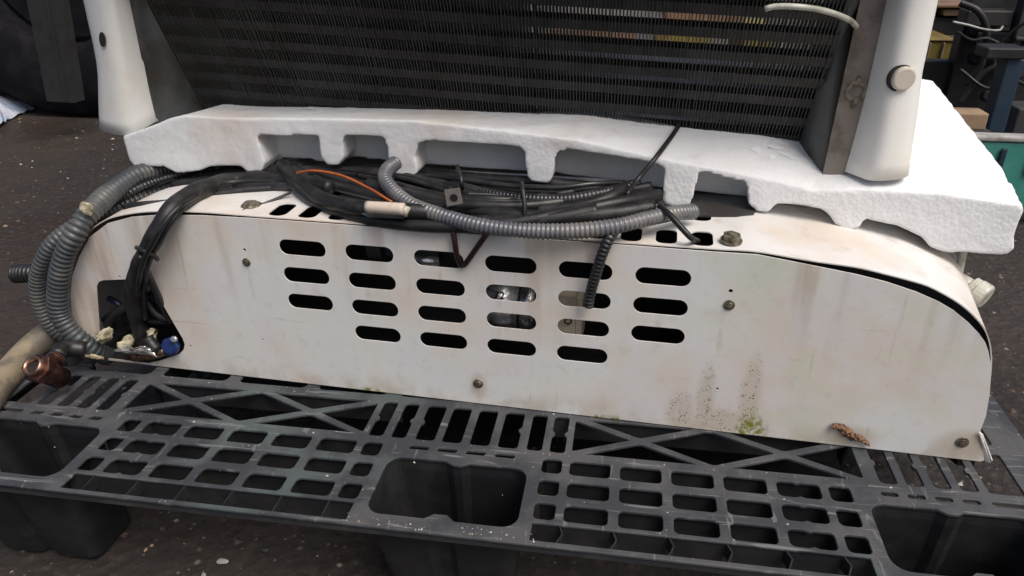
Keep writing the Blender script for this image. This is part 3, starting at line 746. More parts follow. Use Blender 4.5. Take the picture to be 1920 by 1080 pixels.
# brown steel strip beside the right bracket
p0, p1, p2, p3 = fo(1540, 339, BO-.004), fo(1586, 338, BO-.004), fo(1667, 0, BO-.004), fo(1613, 0, BO-.004)
st = plate('steel_strip', [p0, p1, p2+(p2-p1).normalized()*.3, p3+(p3-p0).normalized()*.3], M_STRIP, .003)
def stud(px, py, r, h, mat, off, parent=con, name='rivet'):
    c = fo(px, py, off); bm = bmesh.new(); cyl(bm, c, (0, -1, 0), r, h, 20, bev=h*.35); return link(name, bm_mesh(bm), mat, parent, smooth=False)
stud(1613, 147, .0035, .002, M_SCREW, BO-.004, st); stud(1601, 196, .0032, .002, M_SCREW, BO-.004, st)
c = fo(1606, 171, BO-.0045); bm = bmesh.new()
oo = circ(0, 0, .0105, 20); ii = circ(0, 0, .0062, 20)
me = fillmesh([oo, ii], .002, swap=True); me.transform(Matrix.Translation(c)); link('grommet', me, M_SCREW, st); bm.free()
# side brackets (front face, folded inner face)
def bracket(outer, fold, inner, off_front, off_in, label_=None):
    """three picture polylines top to bottom: outer edge, fold line, inner edge"""
    N = 28
    def samp(L, off):
        P = [fo(x, y, off) for x, y in L]; up = (P[0]-P[1]).normalized(); P = [P[0]+up*.30]+P
        q, _ = catmull(P, .004); return [q[int(round((len(q)-1)*(i/(N-1))))] for i in range(N)]
    return samp(outer, off_front+.012), samp(fold, off_front), samp(inner, off_in)
def bracket_obj(outer, fold, inner, off_front, off_in, side):
    A, B, C = bracket(outer, fold, inner, off_front, off_in)
    mid = [(a*.5+b*.5)+Vector((0, -.007, 0)) for a, b in zip(A, B)]
    B1 = [b*.86+a*.14+Vector((0, -.0035, 0)) for a, b in zip(A, B)]
    q75 = [a*.8+b*.2+Vector((0, -.0055, 0)) for a, b in zip(A, B)]
    back = [a+Vector((side*.003, .03, 0)) for a in A]
    sec = [back]+[[a*(1-t)+b*t+Vector((0, -.0075*(1-abs(1-2*t)**3.2), 0)) for a, b in zip(A, B)] for t in [0, .06, .13, .22, .35, .5, .65, .78, .87, .94, 1]]+[[b*(1-t)+c*t for b, c in zip(B, C)] for t in (.15,)]+[C, [c+Vector((0, .012, 0)) for c in C]]
    bm = bmesh.new(); V = [[bm.verts.new(p) for p in col_] for col_ in sec]
    for i in range(len(V)-1):
        for k in range(len(A)-1): bm.faces.new((V[i][k], V[i][k+1], V[i+1][k+1], V[i+1][k]))
    me = bm_mesh(bm); o = link('side_bracket', me, M_BRKT, con, smooth=True); me.set_sharp_from_angle(angle=math.radians(50))
    md = o.modifiers.new('s', 'SOLIDIFY'); md.thickness = .0022; md.offset = 1
    return o
BF = .108
bl = bracket_obj([(160, 0), (171, 50), (182, 100), (187, 140), (188, 190), (190, 240)], [(211, 0), (222, 60), (232, 120), (240, 180), (247, 253)], [(240, 0), (252, 60), (264, 120), (276, 178), (288, 229)], BF, BO-.002, -1)
brk = bracket_obj([(1754, 0), (1737, 80), (1724, 140), (1717, 200), (1708, 260), (1699, 329)], [(1692, 0), (1677, 80), (1663, 150), (1650, 220), (1638, 285), (1626, 336)], [(1668, 0), (1652, 75), (1636, 145), (1620, 210), (1604, 270), (1589, 322)], BF, BO-.006, 1)
# grey floor sheet added behind the coil to dim the rows between fins
bm = bmesh.new(); q = [cpos(CX0-.02, .012, .030), cpos(CX1+.045, .012, .030)]
q = [Vector((p.x, .232, p.z+.012)) for p in q]; A = [q[0], q[1], q[1]+Vector((0, .26, .002)), q[0]+Vector((0, .26, .002))]
hexa(bm, A, [p+Vector((0, 0, .003)) for p in A]); link('dimming_sheet', bm_mesh(bm), M_GBOARD, con)
# round plug, and a near-black disc painted in for the hole's shade
c = fo(1691, 146, BF-.004); bm = bmesh.new(); cyl(bm, c, (.25, -1, -.05), .0112, .006, 28, bev=.002)
pl = link('round_plug', bm_mesh(bm), M_BRKT2, brk)
bm = bmesh.new(); cyl(bm, c+Vector((-.002, .001, 0)), (.25, -1, -.05), .0124, .003, 28); link('gasket', bm_mesh(bm), M_BLACK, brk)
c = fo(192, 74, .1012); me = fillmesh([circ(0, 0, .0048, 18, .0082)], .0012, swap=True); me.transform(Matrix.Translation(c) @ Matrix.Rotation(math.radians(14), 4, 'Y') @ Matrix.Rotation(math.radians(-14), 4, 'Z')); link('hole', me, M_INNER, bl)
# unseen side walls and roof, added behind the brackets to block sky light
TOPZ = .72
for px, s in ((175, -1), (1735, 1)):
    a = fo(px, 60, BO); b = fo(px+(15 if s < 0 else -25), 235 if s < 0 else 300, BO)
    d = (a-b).normalized()
    Q = [b+Vector((s*-.012, .008, 0)), b+Vector((s*-.012, .32, 0)), b+d*.31+Vector((s*-.012, .32, 0)), b+d*.31+Vector((s*-.012, .008, 0))]
    plate('shade_wall', Q, M_PLATE, .002, (1, 0, 0))
bm = bmesh.new(); a = fo(175, 60, BO); zt = .57
hexa(bm, [Vector((-.50, .03, zt)), Vector((.44, .03, zt-.035)), Vector((.44, .50, zt-.035)), Vector((-.50, .50, zt))], [Vector((-.50, .03, zt+.02)), Vector((.44, .03, zt-.015)), Vector((.44, .50, zt-.015)), Vector((-.50, .50, zt+.02))])
link('shade_roof', bm_mesh(bm), M_BRKT, con)
# loose wire across the coil's upper corner
tube('loose_wire', path([(1434, 17, .05), (1455, 12, .05), (1500, 13, .05), (1545, 20, .06), (1590, 36, .085), (1606, 50, .12)]), .0026, M_PVC, con, seg=8)

# ================================================================== HOSES AND CABLES
def hose(name, pts, wpx, mat, label, cat, rib=.0055, amp=.13, seg=14, group=None, parent=None, **k):
    P = path(pts); r = rpx(wpx, P[len(P)//2])
    o = tube(name, P, r, mat, parent, rib=rib, amp=amp, seg=seg, **k)
    if parent is None: rebase(o); tag(o, label, cat, group)
    return o
hose('corrugated_conduit', [(742, 305, .085), (727, 318, .07), (722, 335, .05), (740, 360, .03), (775, 385, .012), (830, 405, .0), (900, 423, -.012), (990, 433, -.014), (1080, 433, -.012), (1150, 425, -.004), (1210, 411, .012), (1262, 400, .035), (1300, 397, .06)], 30, M_GREYH,
     'shiny grey corrugated conduit sagging in front of the black cable loom', 'conduit', rib=.0046)
hose('corrugated_hose', [(345, 312, .15), (300, 319, .12), (255, 329, .085), (213, 357, .05), (183, 383, .02), (160, 408, .0), (140, 440, -.014), (122, 475, -.020), (113, 512, -.022), (109, 550, -.022), (111, 585, -.022), (127, 614, -.022), (151, 638, -.020), (177, 657, -.010), (200, 668, .012)], 40, M_LEFTH,
     'thick dusty grey corrugated hose arching down nearest the left end of the casing', 'hose', group='corrugated hoses at the left end', rib=.0062, amp=.14)
hose('corrugated_hose', [(330, 330, .15), (285, 350, .11), (230, 375, .07), (165, 410, .035), (120, 438, .015), (94, 463, .005), (77, 495, .0), (70, 525, .0), (72, 560, .0), (84, 592, .002), (103, 618, .005), (130, 636, .01)], 30, M_LEFTH,
     'slimmer grey corrugated hose bowing outermost left behind the thick one', 'hose', group='corrugated hoses at the left end', rib=.0055, amp=.14)
hose('corrugated_hose', [(470, 318, .14), (400, 335, .12), (330, 355, .10), (270, 372, .075), (215, 392, .05), (178, 412, .03), (150, 428, .02)], 27, M_BLKH,
     'black corrugated hose rising along the top cover from the dusty hoses to the loom', 'hose', group='corrugated hoses at the left end', rib=.0055, amp=.16)
hose('corrugated_hose', [(400, 316, .15), (345, 325, .12), (300, 338, .10), (262, 352, .075), (225, 372, .06)], 17, M_BLKH,
     'thin black corrugated hose squeezed between thicker hoses beneath the foam left end', 'hose', group='corrugated hoses at the left end', rib=.0045, amp=.16)
# open-ended black hose at far left
h = thing('hose_end', 'short black corrugated hose with open end poking out at far left', 'hose', base=list(fo(60, 530, .03)))
P = path([(30, 514, .035), (60, 512, .035), (95, 510, .04), (140, 512, .05)])
tube('corrugated_tube', P, rpx(34, P[0]), M_BLKH, h, rib=.0052, amp=.12, seg=14, cap=False)
bm = bmesh.new(); r = rpx(34, P[0]); ax = (P[0]-P[1]).normalized()
cyl(bm, P[0]-ax*.012, ax, r*.80, .0115, 20); link('bore_shade', bm_mesh(bm), M_INNER, h)  # near-black plug stands in for shade inside the open hose end
# little dab of putty on hose
bm = bmesh.new(); c = fo(167, 388, -.004)
bmesh.ops.create_icosphere(bm, subdivisions=2, radius=1)
for v in bm.verts:
    v.co = Vector((v.co.x*.0085, v.co.y*.004, v.co.z*.0085))*(.75+.5*random.random())+c+Vector((0, -.004, 0))
pb = link('label_scrap', bm_mesh(bm), M_INSUL); tag(rebase(pb), 'small yellowish scrap of tape stuck on the thick hose', 'tape')

# taped sleeve down into the opening
slv = thing('taped_cable_sleeve', 'black taped cable sleeve dropping over the panel into its lower left opening', 'cable', base=list(fo(260, 640, .0)))
P = path([(560, 338, .10), (500, 338, .10), (440, 340, .095), (390, 352, .055), (345, 372, .018), (318, 398, -.008), (300, 425, -.019), (286, 452, -.020), (272, 478, -.018), (261, 503, -.016), (256, 530, -.012), (254, 560, .0), (257, 595, .008), (265, 625, .010), (272, 645, .012)])
tube('sleeve', P, lambda t: .0120-.0022*min(1, t*2)+.0005*math.sin(t*60), M_SLEEVE, slv, seg=16)
for dx, w_, o_ in ((-13, 13, -.002), (13, 11, -.006), (3, 10, -.014)):
    P = path([(540+dx, 342, .09), (440, 348+dx*.5, .08), (385, 360+dx*.5, .045), (345+dx*.4, 380+dx*.3, .010+o_), (318+dx, 402, -.010+o_), (299+dx*1.1, 428, -.020+o_), (284+dx, 455, -.022+o_), (272+dx*.8, 478, -.019+o_), (262+dx, 503, -.016+o_), (256+dx*1.2, 532, -.012+o_), (254+dx*1.3, 562, .0), (260+dx, 600, .006)])
    tube('branch_cable', P, rpx(w_, P[5]), M_BLACK, slv, seg=10)
tube('cable_tie', path([(256, 464, -.018), (262, 467, -.028), (276, 474, -.0305), (290, 481, -.027), (295, 486, -.018)]), .0026, M_BLACK, slv, seg=8)
tube('strap', path([(262, 478, -.029), (268, 495, -.026), (280, 520, -.015), (293, 548, -.008), (308, 580, .004), (322, 606, .01)]), .0040, M_BLACK, slv, seg=8)
tube('branch_cable', path([(255, 555, .015), (235, 575, .012), (215, 590, .01), (203, 610, .01)]), .006, M_BLACK, slv, seg=10)
tube('branch_cable', path([(270, 560, .015), (295, 590, .012), (318, 600, .015), (330, 600, .03)]), .005, M_SLEEVE, slv, seg=10)
tube('branch_cable', path([(560, 350, .09), (470, 356, .07), (400, 366, .055), (330, 379, .04), (270, 384, .03), (235, 388, .03)]), .0045, M_BLACK, slv, seg=8)
for L_, w_ in (([(340, 344, .12), (400, 334, .12), (470, 326, .12), (570, 318, .12)], 30), ([(330, 352, .10), (400, 346, .10), (480, 342, .10), (580, 336, .09)], 32), ([(420, 328, .14), (480, 320, .14), (560, 312, .13)], 32), ([(380, 362, .08), (450, 352, .08), (520, 350, .08), (570, 345, .08)], 16)):
    P = path(L_); tube('branch_cable', P, rpx(w_, P[1]), M_BLACK, slv, seg=12)
# black cables also entering under the foam, left
# wiring loom
lm = thing('wiring_loom', 'bundle of black cables tied together, draped along the casing top under the foam', 'cable bundle', base=list(fo(880, 425, .02)))
def cab(pts, wpx, mat=M_BLACK, name='cable', **k):
    P = path(pts); return tube(name, P, rpx(wpx, P[len(P)//2]), mat, lm, seg=k.pop('seg', 12), **k)
cab([(470, 330, .11), (530, 325, .10), (552, 345, .075), (590, 378, .04), (660, 405, .012), (760, 421, -.002), (860, 425, -.004), (960, 418, .0), (1060, 400, .015), (1160, 380, .04), (1235, 365, .08)], 24)
cab([(530, 310, .10), (560, 335, .07), (600, 370, .035), (645, 385, .012), (700, 391, .002), (770, 396, .002), (830, 400, .01)], 30, M_SLEEVE, 'sleeve')
cab([(548, 318, .085), (575, 340, .06), (620, 352, .045)], 24, M_SLEEVE, 'sleeve')
cab([(560, 318, .11), (700, 322, .11), (800, 335, .10), (900, 352, .08), (1000, 360, .07), (1100, 354, .08), (1200, 345, .10)], 18)
cab([(760, 360, .06), (850, 388, .03), (950, 403, .012), (1050, 408, .012), (1150, 400, .02), (1225, 388, .04)], 28, M_SLEEVE, 'sleeve')
cab([(800, 330, .10), (870, 337, .08), (950, 348, .062), (1040, 352, .056), (1110, 345, .065), (1170, 342, .09)], 11, M_BLKH)
cab([(850, 348, .08), (910, 362, .055), (980, 372, .045), (1060, 374, .045), (1130, 362, .055), (1180, 350, .08)], 22, M_BLKH, 'corrugated_cable', rib=.004, amp=.1)
cab([(690, 345, .07), (780, 370, .045), (860, 392, .025), (940, 398, .02)], 24)
cab([(880, 368, .05), (930, 370, .045), (970, 374, .044), (1010, 380, .044)], 13, M_GREYH, 'corrugated_cable', rib=.004, amp=.14)
cab([(600, 325, .10), (680, 350, .07), (760, 380, .04), (840, 400, .02)], 18)
cab([(1010, 395, .03), (1080, 390, .03), (1140, 372, .045), (1170, 352, .07)], 24, M_SLEEVE, 'sleeve')
cab([(640, 395, .02), (760, 412, .01), (900, 418, .005), (1020, 412, .008), (1120, 396, .02)], 30)
cab([(860, 375, .06), (960, 388, .045), (1060, 392, .04), (1150, 382, .05), (1230, 370, .08)], 26)
cab([(640, 318, .13), (760, 322, .13), (900, 335, .12), (1050, 345, .115), (1220, 362, .12)], 22)
cab([(556, 324, .05), (590, 320, .045), (640, 329, .04), (690, 352, .03), (735, 379, .015)], 5, M_ORANGE, 'orange_wire', seg=8)
cab([(640, 318, .09), (690, 325, .085), (740, 335, .08)], 4, M_RED, 'red_wire', seg=8)
rl = random.Random(12)
for k in range(16):
    xa = rl.uniform(545, 760); xb = rl.uniform(1050, 1235); ya = rl.uniform(315, 350); yb = rl.uniform(345, 385); sag = rl.uniform(18, 62)
    o1 = .125-(ya-310)*.0012; mo_ = max(.012, .105-sag*.0014)
    cab([(xa, ya, o1), ((xa*.7+xb*.3), ya+sag*.75, mo_+.02), ((xa+xb)/2, (ya+yb)/2+sag*.72, mo_), ((xa*.3+xb*.7), yb+sag*.55, mo_+.015), (xb, yb, .10)], rl.uniform(6, 19), M_BLACK if k % 3 else M_SLEEVE)
for (x0, y0, x1, y1, o0) in ((978, 343, 984, 412, .02), (858, 312, 866, 352, .06), (845, 352, 836, 400, .02)):
    cab([(x0, y0, o0+.03), (x0+1, y0+6, o0), ((x0+x1)/2+2, (y0+y1)/2, o0-.012), (x1, y1-4, o0-.016), (x1+1, y1, o0)], 9, M_BLACK, 'cable_tie', seg=6)
# paper tag and connector
A = path([(688, 388, -.014), (722, 390, -.016), (758, 392, -.016)])
tube('paper_tag', A, rpx(23, A[1]), M_TAG, lm, seg=14)
B = path([(752, 393, -.012), (766, 398, -.012)]); tube('connector', B, rpx(20, B[0]), M_PVC, lm, seg=12)
q = [fo(678, 400, -.006), fo(690, 408, -.010), fo(758, 410, -.010), fo(764, 400, -.006)]
plate('tag_flap', q, M_PLATE, .0012, (0, 1, 0), lm)
q = [fo(833, 357, -.002), fo(861, 353, -.002), fo(867, 382, -.004), fo(838, 387, -.004)]
tb = plate('metal_tab', q, M_STRIP, .0022, (0, 1, 0), lm)
c = fo(851, 371, -.0035); me = fillmesh([circ(c.x, c.z, .0040, 14)], .0008, swap=True); me.transform(Matrix.Translation((0, -.0034, 0))); link('hole', me, M_INNER, tb)  # near-black disc laid on the tab as the shaded hole
# thin wires hooked through a slot
tube('wire_loop', path([(849, 430, -.006), (853, 455, -.008), (857, 480, -.006), (864, 497, -.002), (873, 494, -.006), (893, 466, -.012), (913, 438, -.018), (920, 428, -.014)]), .0030, M_RED, lm, seg=8)
# corrugated tail with an open end
o = hose('conduit_tail', [(1165, 415, .008), (1146, 440, -.006), (1130, 475, -.012), (1117, 515, -.013), (1107, 550, -.012), (1103, 574, -.012)], 22, M_BLKH,
     'thin black corrugated tail hanging over the fifth slot column', 'conduit', rib=.0042, amp=.13)
# long thin wire from coil to loom
o = tube('thin_wire', path([(1276, 230, .185), (1262, 252, .135), (1230, 295, .090), (1196, 336, .075), (1175, 365, .05)]), .0026, M_BLACK, seg=8); rebase(o)
tag(o, 'thin black wire hanging from the coil across the foam to the loom', 'wire')
o = tube('thin_wire', path([(1236, 386, .03), (1255, 402, .015), (1275, 424, .006), (1296, 446, .002), (1308, 452, .018)]), .0030, M_BLACK, seg=8); rebase(o)
tag(o, 'short black wire dipping into a cover slot left of the hex bolt', 'wire')
o = tube('thin_wire', path([(430, 411, .001), (446, 404, .006), (462, 392, .02), (490, 384, .035), (520, 372, .05), (545, 361, .06)]), .0017, M_BLACK, seg=8); rebase(o)
tag(o, 'hair thin black wire crossing the cover left of the first slots', 'wire')
bm = bmesh.new(); c = fo(471, 384, .03); bmesh.ops.create_icosphere(bm, subdivisions=2, radius=1)
for v in bm.verts: v.co = Vector((v.co.x*.012, v.co.y*.012, v.co.z*.004))*(.8+.3*random.random())+c
o = link('mud_lump', bm_mesh(bm), M_SCREW); rebase(o); tag(o, 'small grey lump caught in the hair thin wire on the cover', 'debris')
# flat black rubber flap
fl = [fz(1245, 398, .2118), fz(1262, 372, .2125), fz(1300, 360, .213), fz(1356, 364, .213), fz(1395, 372, .213), fz(1418, 396, .2128), fz(1412, 404, .2118), fz(1380, 409, .2112), fz(1300, 407, .2112)]
bm = bmesh.new(); hexa(bm, fl, [p+Vector((0, 0, .0022)) for p in fl]); o = link('rubber_flap', bm_mesh(bm), M_PLATE); rebase(o)
tag(o, 'flat dark grey rubber flap lying on the cover below a foam foot', 'rubber sheet')

# opening: insulation, foil, blue cap, pipe stubs
def lump(name, px, py, off, sx, sy, sz, mat, seed, parent=None, jit=.45):
    rnd = random.Random(seed); c = fo(px, py, off); bm = bmesh.new(); bmesh.ops.create_icosphere(bm, subdivisions=3, radius=1)
    dirs = [(Vector((rnd.gauss(0, 1), rnd.gauss(0, 1), rnd.gauss(0, 1))).normalized(), rnd.uniform(-jit, jit)) for _ in range(14)]
    for v in bm.verts:
        d = v.co.normalized(); k = 1+sum(a*max(0, d.dot(q))**4 for q, a in dirs)+rnd.uniform(-.08, .08)
        v.co = Vector((d.x*sx, d.y*sy, d.z*sz))*k+c
    return link(name, bm_mesh(bm), mat, parent, smooth=True)
def scrap(name, pts, off, mat, seed, parent, t=.0008, bend=.008):
    rnd = random.Random(seed); P = [fo(x, y, off+rnd.uniform(-bend, bend)) for x, y in pts]
    c = sum(P, Vector())/len(P)+Vector((0, -bend, 0)); bm = bmesh.new()
    V = [bm.verts.new(p) for p in P]; C0 = bm.verts.new(c)
    for i in range(len(V)): bm.faces.new((V[i], V[(i+1) % len(V)], C0))
    bmesh.ops.subdivide_edges(bm, edges=bm.edges[:], cuts=3, use_grid_fill=True)
    for v in bm.verts: v.co += Vector((rnd.uniform(-.001, .001), rnd.uniform(-.0022, .0022), rnd.uniform(-.001, .001)))
    me = bm_mesh(bm); o = link(name, me, mat, parent, smooth=True); md = o.modifiers.new('s', 'SOLIDIFY'); md.thickness = t; return o
def single(o, label, cat): rebase(o) if o.parent is None else None; return tag(o, label, cat)
single(scrap('insulation_scrap', [(176, 625), (190, 618), (205, 612), (214, 624), (208, 636), (193, 646), (183, 638)], -.012, M_INSUL, 5, None), 'torn cream insulation beside the hose mouth at the opening', 'insulation')
single(scrap('insulation_scrap', [(140, 656), (158, 655), (178, 664), (196, 672), (170, 669), (148, 665)], -.022, M_INSUL, 6, None), 'flattened pale insulation strip on the pallet below the hoses', 'insulation')
single(scrap('foil_scrap', [(212, 656), (228, 648), (250, 652), (278, 647), (283, 656), (296, 668), (262, 664), (235, 664)], -.014, M_FOIL, 8, None, bend=.005), 'crumpled silver foil edge curling out of the opening', 'foil')
single(lump('insulation_lump', 234, 645, -.006, .009, .008, .008, M_INSUL, 9), 'round yellow insulation lump in the middle of the opening', 'insulation')
single(scrap('insulation_scrap', [(274, 622), (286, 614), (296, 620), (293, 632), (297, 644), (284, 640)], -.002, M_INSUL, 11, None), 'upright cream insulation scrap right of the taped sleeve', 'insulation')
vf = thing('pipe_fitting', 'blue capped pipe fitting in the lower right of the panel opening', 'pipe fitting', base=list(fo(320, 665, .0)))
bm = bmesh.new(); c = fo(312, 652, .004); cyl(bm, c, (1, -.5, .25), .0092, .017, 20, bev=.003); link('cap', bm_mesh(bm), M_BLUE, vf, smooth=True)
bm = bmesh.new(); cyl(bm, fo(328, 636, -.006), (.1, -1, .5), .0042, .004, 12, bev=.001); link('valve_pin', bm_mesh(bm), M_ALU, vf, smooth=True)
bm = bmesh.new(); cyl(bm, fo(322, 648, -.004), (.1, -1, .3), .0112, .006, 8, bev=.002); link('lug', bm_mesh(bm), M_BLUE, vf)
tube('pipe_stub', path([(250, 668, -.004), (275, 667, -.006), (295, 662, -.006), (312, 656, -.002)]), .0062, M_BRASSB, vf, seg=12)
tube('dark_pipe', path([(276, 632, -.006), (285, 646, -.008), (296, 657, -.01)]), .0075, M_BLACK, vf, seg=12)
# wiring glimpsed inside the opening
inn = thing('inner_wiring', 'dark blue wires and clips glimpsed inside the panel opening', 'wiring', base=list(fo(270, 600, .03)))
for i, pts in enumerate([[(205, 560, .03), (222, 570, .025), (238, 590, .03)], [(285, 560, .03), (300, 575, .03), (312, 600, .04)], [(280, 580, .03), (300, 595, .03), (320, 610, .04)], [(195, 600, .02), (215, 585, .02), (235, 575, .03)], [(270, 600, .02), (300, 603, .02), (325, 608, .03)]]):
    tube('wire', path(pts), .004, [M_NAVY, M_NAVY, M_DBLUE, M_SLEEVE, M_SLEEVE][i], inn, seg=8)

# brass valve on the pallet's left corner and the tan hose
vl = thing('brass_valve', 'tarnished brass valve with open hex nut lying at the pallet left corner', 'valve', base=list(fz(75, 715, .0)))
c = fz(66, 688, .052); ax = Vector((-.05, -.62, .78)).normalized()
bm = bmesh.new(); cyl(bm, c-ax*.040, ax, .0125, .034, 20, r2=.0135); link('body', bm_mesh(bm), M_BRASS, vl, smooth=True)
bm = bmesh.new(); cyl(bm, c-ax*.011, ax, .0170, .0090, 6, bev=.0014); link('hex_nut', bm_mesh(bm), M_BRASS, vl)
# nozzle ring
bm = bmesh.new(); a_ = ax.cross(Vector((0, 0, 1))).normalized(); b_ = ax.cross(a_); seg = 24; R = []
for t, r in ((-.002, .0115), (.006, .0112), (.0062, .0084), (-.001, .0078)):
    R.append([bm.verts.new(c+ax*t+a_*r*math.cos(2*math.pi*k/seg)+b_*r*math.sin(2*math.pi*k/seg)) for k in range(seg)])
for i in range(3):
    for k in range(seg): bm.faces.new((R[i][k], R[i][(k+1) % seg], R[i+1][(k+1) % seg], R[i+1][k]))
link('nozzle_ring', bm_mesh(bm), M_BRASSB, vl, smooth=True)
bm = bmesh.new(); cyl(bm, c-ax*.0012, ax, .0080, .0010, 20); link('bore_shade', bm_mesh(bm), M_INNER, vl)  # near-black disc paints in the shade down the nozzle
e = fz(108, 667, .042); s0 = c-ax*.018
tube('side_arm', [s0, s0.lerp(e, .5), e], .0085, M_BRASS, vl, seg=16)
dd = (e-s0).normalized()
for i, t in enumerate((.48, .60, .72)):
    bm = bmesh.new(); cyl(bm, s0.lerp(e, t), dd, .0108, .0032, 24, bev=.0012); link('collar', bm_mesh(bm), M_BRASSB if i else M_BRASS, vl, smooth=False)
tube('black_tube', [e-dd*.002, e+dd*.012, fz(132, 653, .04), fz(160, 655, .035)], .0098, M_BLACK, vl, seg=16)
o = tube('tan_hose', [fz(-60, 800, .012), fz(-8, 730, .012), fz(40, 672, .012), fz(78, 636, .02), fz(110, 612, .03), fz(135, 590, .05)], .0165, M_TAN, seg=18); rebase(o)
tag(o, 'weathered tan hose crossing the left corner beside the brass valve', 'hose')
# clear drain fitting at right end behind the cover
dr = thing('drain_fitting', 'grimy translucent drain spigot with upright tube behind the casing right end', 'pipe fitting', base=list(fo(1830, 560, .12)))
bm = bmesh.new(); e0 = fo(1790, 522, .14); e1 = fo(1838, 552, .12); d = (e1-e0)
cyl(bm, e0, d, .0095, d.length*.75, 20); link('spigot', bm_mesh(bm), M_PVC, dr, smooth=True)
bm = bmesh.new(); cyl(bm, e0+d*.62, d, .0135, .006, 20, bev=.001); cyl(bm, e0+d*.62+d.normalized()*.0065, d, .0145, .012, 20, bev=.003); link('collar', bm_mesh(bm), M_PVC, dr)
tube('upright_tube', path([(1796, 524, .14), (1800, 500, .14), (1806, 474, .14), (1810, 450, .14)]), .0040, M_PVC, dr, seg=10)

# ================================================================== BACKGROUND
def wbox(bm, x0, y0, x1, y1, Y, dep):
    """box whose front face spans picture rectangle at world distance Y"""
    ym = max(0, min(320, (y0+y1)/2)); xm = max(-60, min(1980, (x0+x1)/2))
    lo = Vector((wy(x0, ym, Y).x, Y, max(-.149, wy(xm, y1, Y).z))); hi = Vector((wy(x1, ym, Y).x, Y+dep, wy(xm, y0, Y).z))
    box(bm, lo, hi); return lo, hi
# left: tyre, steel post, blue sheet
ty = thing('truck_tyre', 'large black tyre standing on the ground behind the casing, upper left', 'tyre', base=(-1.82, 1.95, -.15), frame=False)
bm = bmesh.new(); seg = 64
prof_ = [(.30, -.14), (.33, -.16), (.46, -.165), (.53, -.15), (.55, -.12), (.55, .12), (.53, .15), (.46, .165), (.33, .16), (.30, .14)]
R = []
for k in range(seg):
    a = 2*math.pi*k/seg; R.append([bm.verts.new((-1.82+r*math.cos(a), 1.95+y, .40+r*math.sin(a))) for r, y in prof_])
for k in range(seg):
    for j in range(len(prof_)):
        j2 = (j+1) % len(prof_); bm.faces.new((R[k][j], R[(k+1) % seg][j], R[(k+1) % seg][j2], R[k][j2]))
link('tread', bm_mesh(bm), M_TYRE, ty, False, smooth=True)
bm = bmesh.new(); cyl(bm, (-1.82, 2.03, .40), (0, -1, 0), .31, .14, 40, bev=.03); link('wheel_disc', bm_mesh(bm), M_TYRE, ty, False)
def bgthing(name, label, cat, boxes, mat, part=None, group=None):
    allb = []
    t = None
    for i, (x0, y0, x1, y1, Y, dep, mt, pn) in enumerate(boxes):
        bm = bmesh.new(); lo, hi = wbox(bm, x0, y0, x1, y1, Y, dep)
        if t is None: t = thing(name, label, cat, group, base=((lo.x+hi.x)/2, Y, lo.z), frame=False)
        o = link(pn, bm_mesh(bm), mt, t, False)
        md = o.modifiers.new('b', 'BEVEL'); md.width = .004; md.segments = 2
    return t
# leaning steel post in front of the tyre
pt = thing('steel_post', 'dull grey steel channel post leaning before the black tyre', 'post', base=tuple(wy(125, 195, 1.55)), frame=False)
a, b, c, d = wy(88, 190, 1.55), wy(140, 193, 1.55), wy(97, -60, 1.5), wy(38, -60, 1.5)
bm = bmesh.new(); hexa(bm, [a, b, c, d], [p+Vector((0, .05, 0)) for p in (a, b, c, d)]); link('channel', bm_mesh(bm), M_GREYST, pt, False)
a, b, c, d = wy(122, 188, 1.545), wy(127, 189, 1.545), wy(76, -60, 1.495), wy(70, -60, 1.495)
bm = bmesh.new(); hexa(bm, [a, b, c, d], [p+Vector((0, .004, 0)) for p in (a, b, c, d)]); link('flange', bm_mesh(bm), M_GREYST, pt, False)
# dark cabinet further left
bgthing('dark_cabinet', 'tall black machine body filling the upper left corner behind the tyre', 'machine', [(-420, -380, 240, 196, 2.12, .6, M_DARK, 'body'), (60, -100, 130, 150, 2.10, .02, M_TYRE, 'door')], None)
bm = bmesh.new()
pts = [(-90, 165), (-20, 178), (8, 188), (40, 200), (66, 204), (38, 214), (14, 226), (0, 238), (-60, 262), (-100, 250)]
P = [wz(x, y, -.145) for x, y in pts]; V = [bm.verts.new(p) for p in P]; Cc = bm.verts.new(sum(P, Vector())/len(P)+Vector((0, 0, .07)))
for i in range(len(V)): bm.faces.new((V[i], V[(i+1) % len(V)], Cc))
bmesh.ops.subdivide_edges(bm, edges=bm.edges[:], cuts=3, use_grid_fill=True)
for v in bm.verts: v.co.z += random.uniform(0, .012)
o = link('plastic_sheet', bm_mesh(bm), M_LBLUE, frame=False); md = o.modifiers.new('s', 'SOLIDIFY'); md.thickness = .004
rebase(o); tag(o, 'crumpled pale blue plastic sheet on the ground at the left edge', 'plastic sheet')

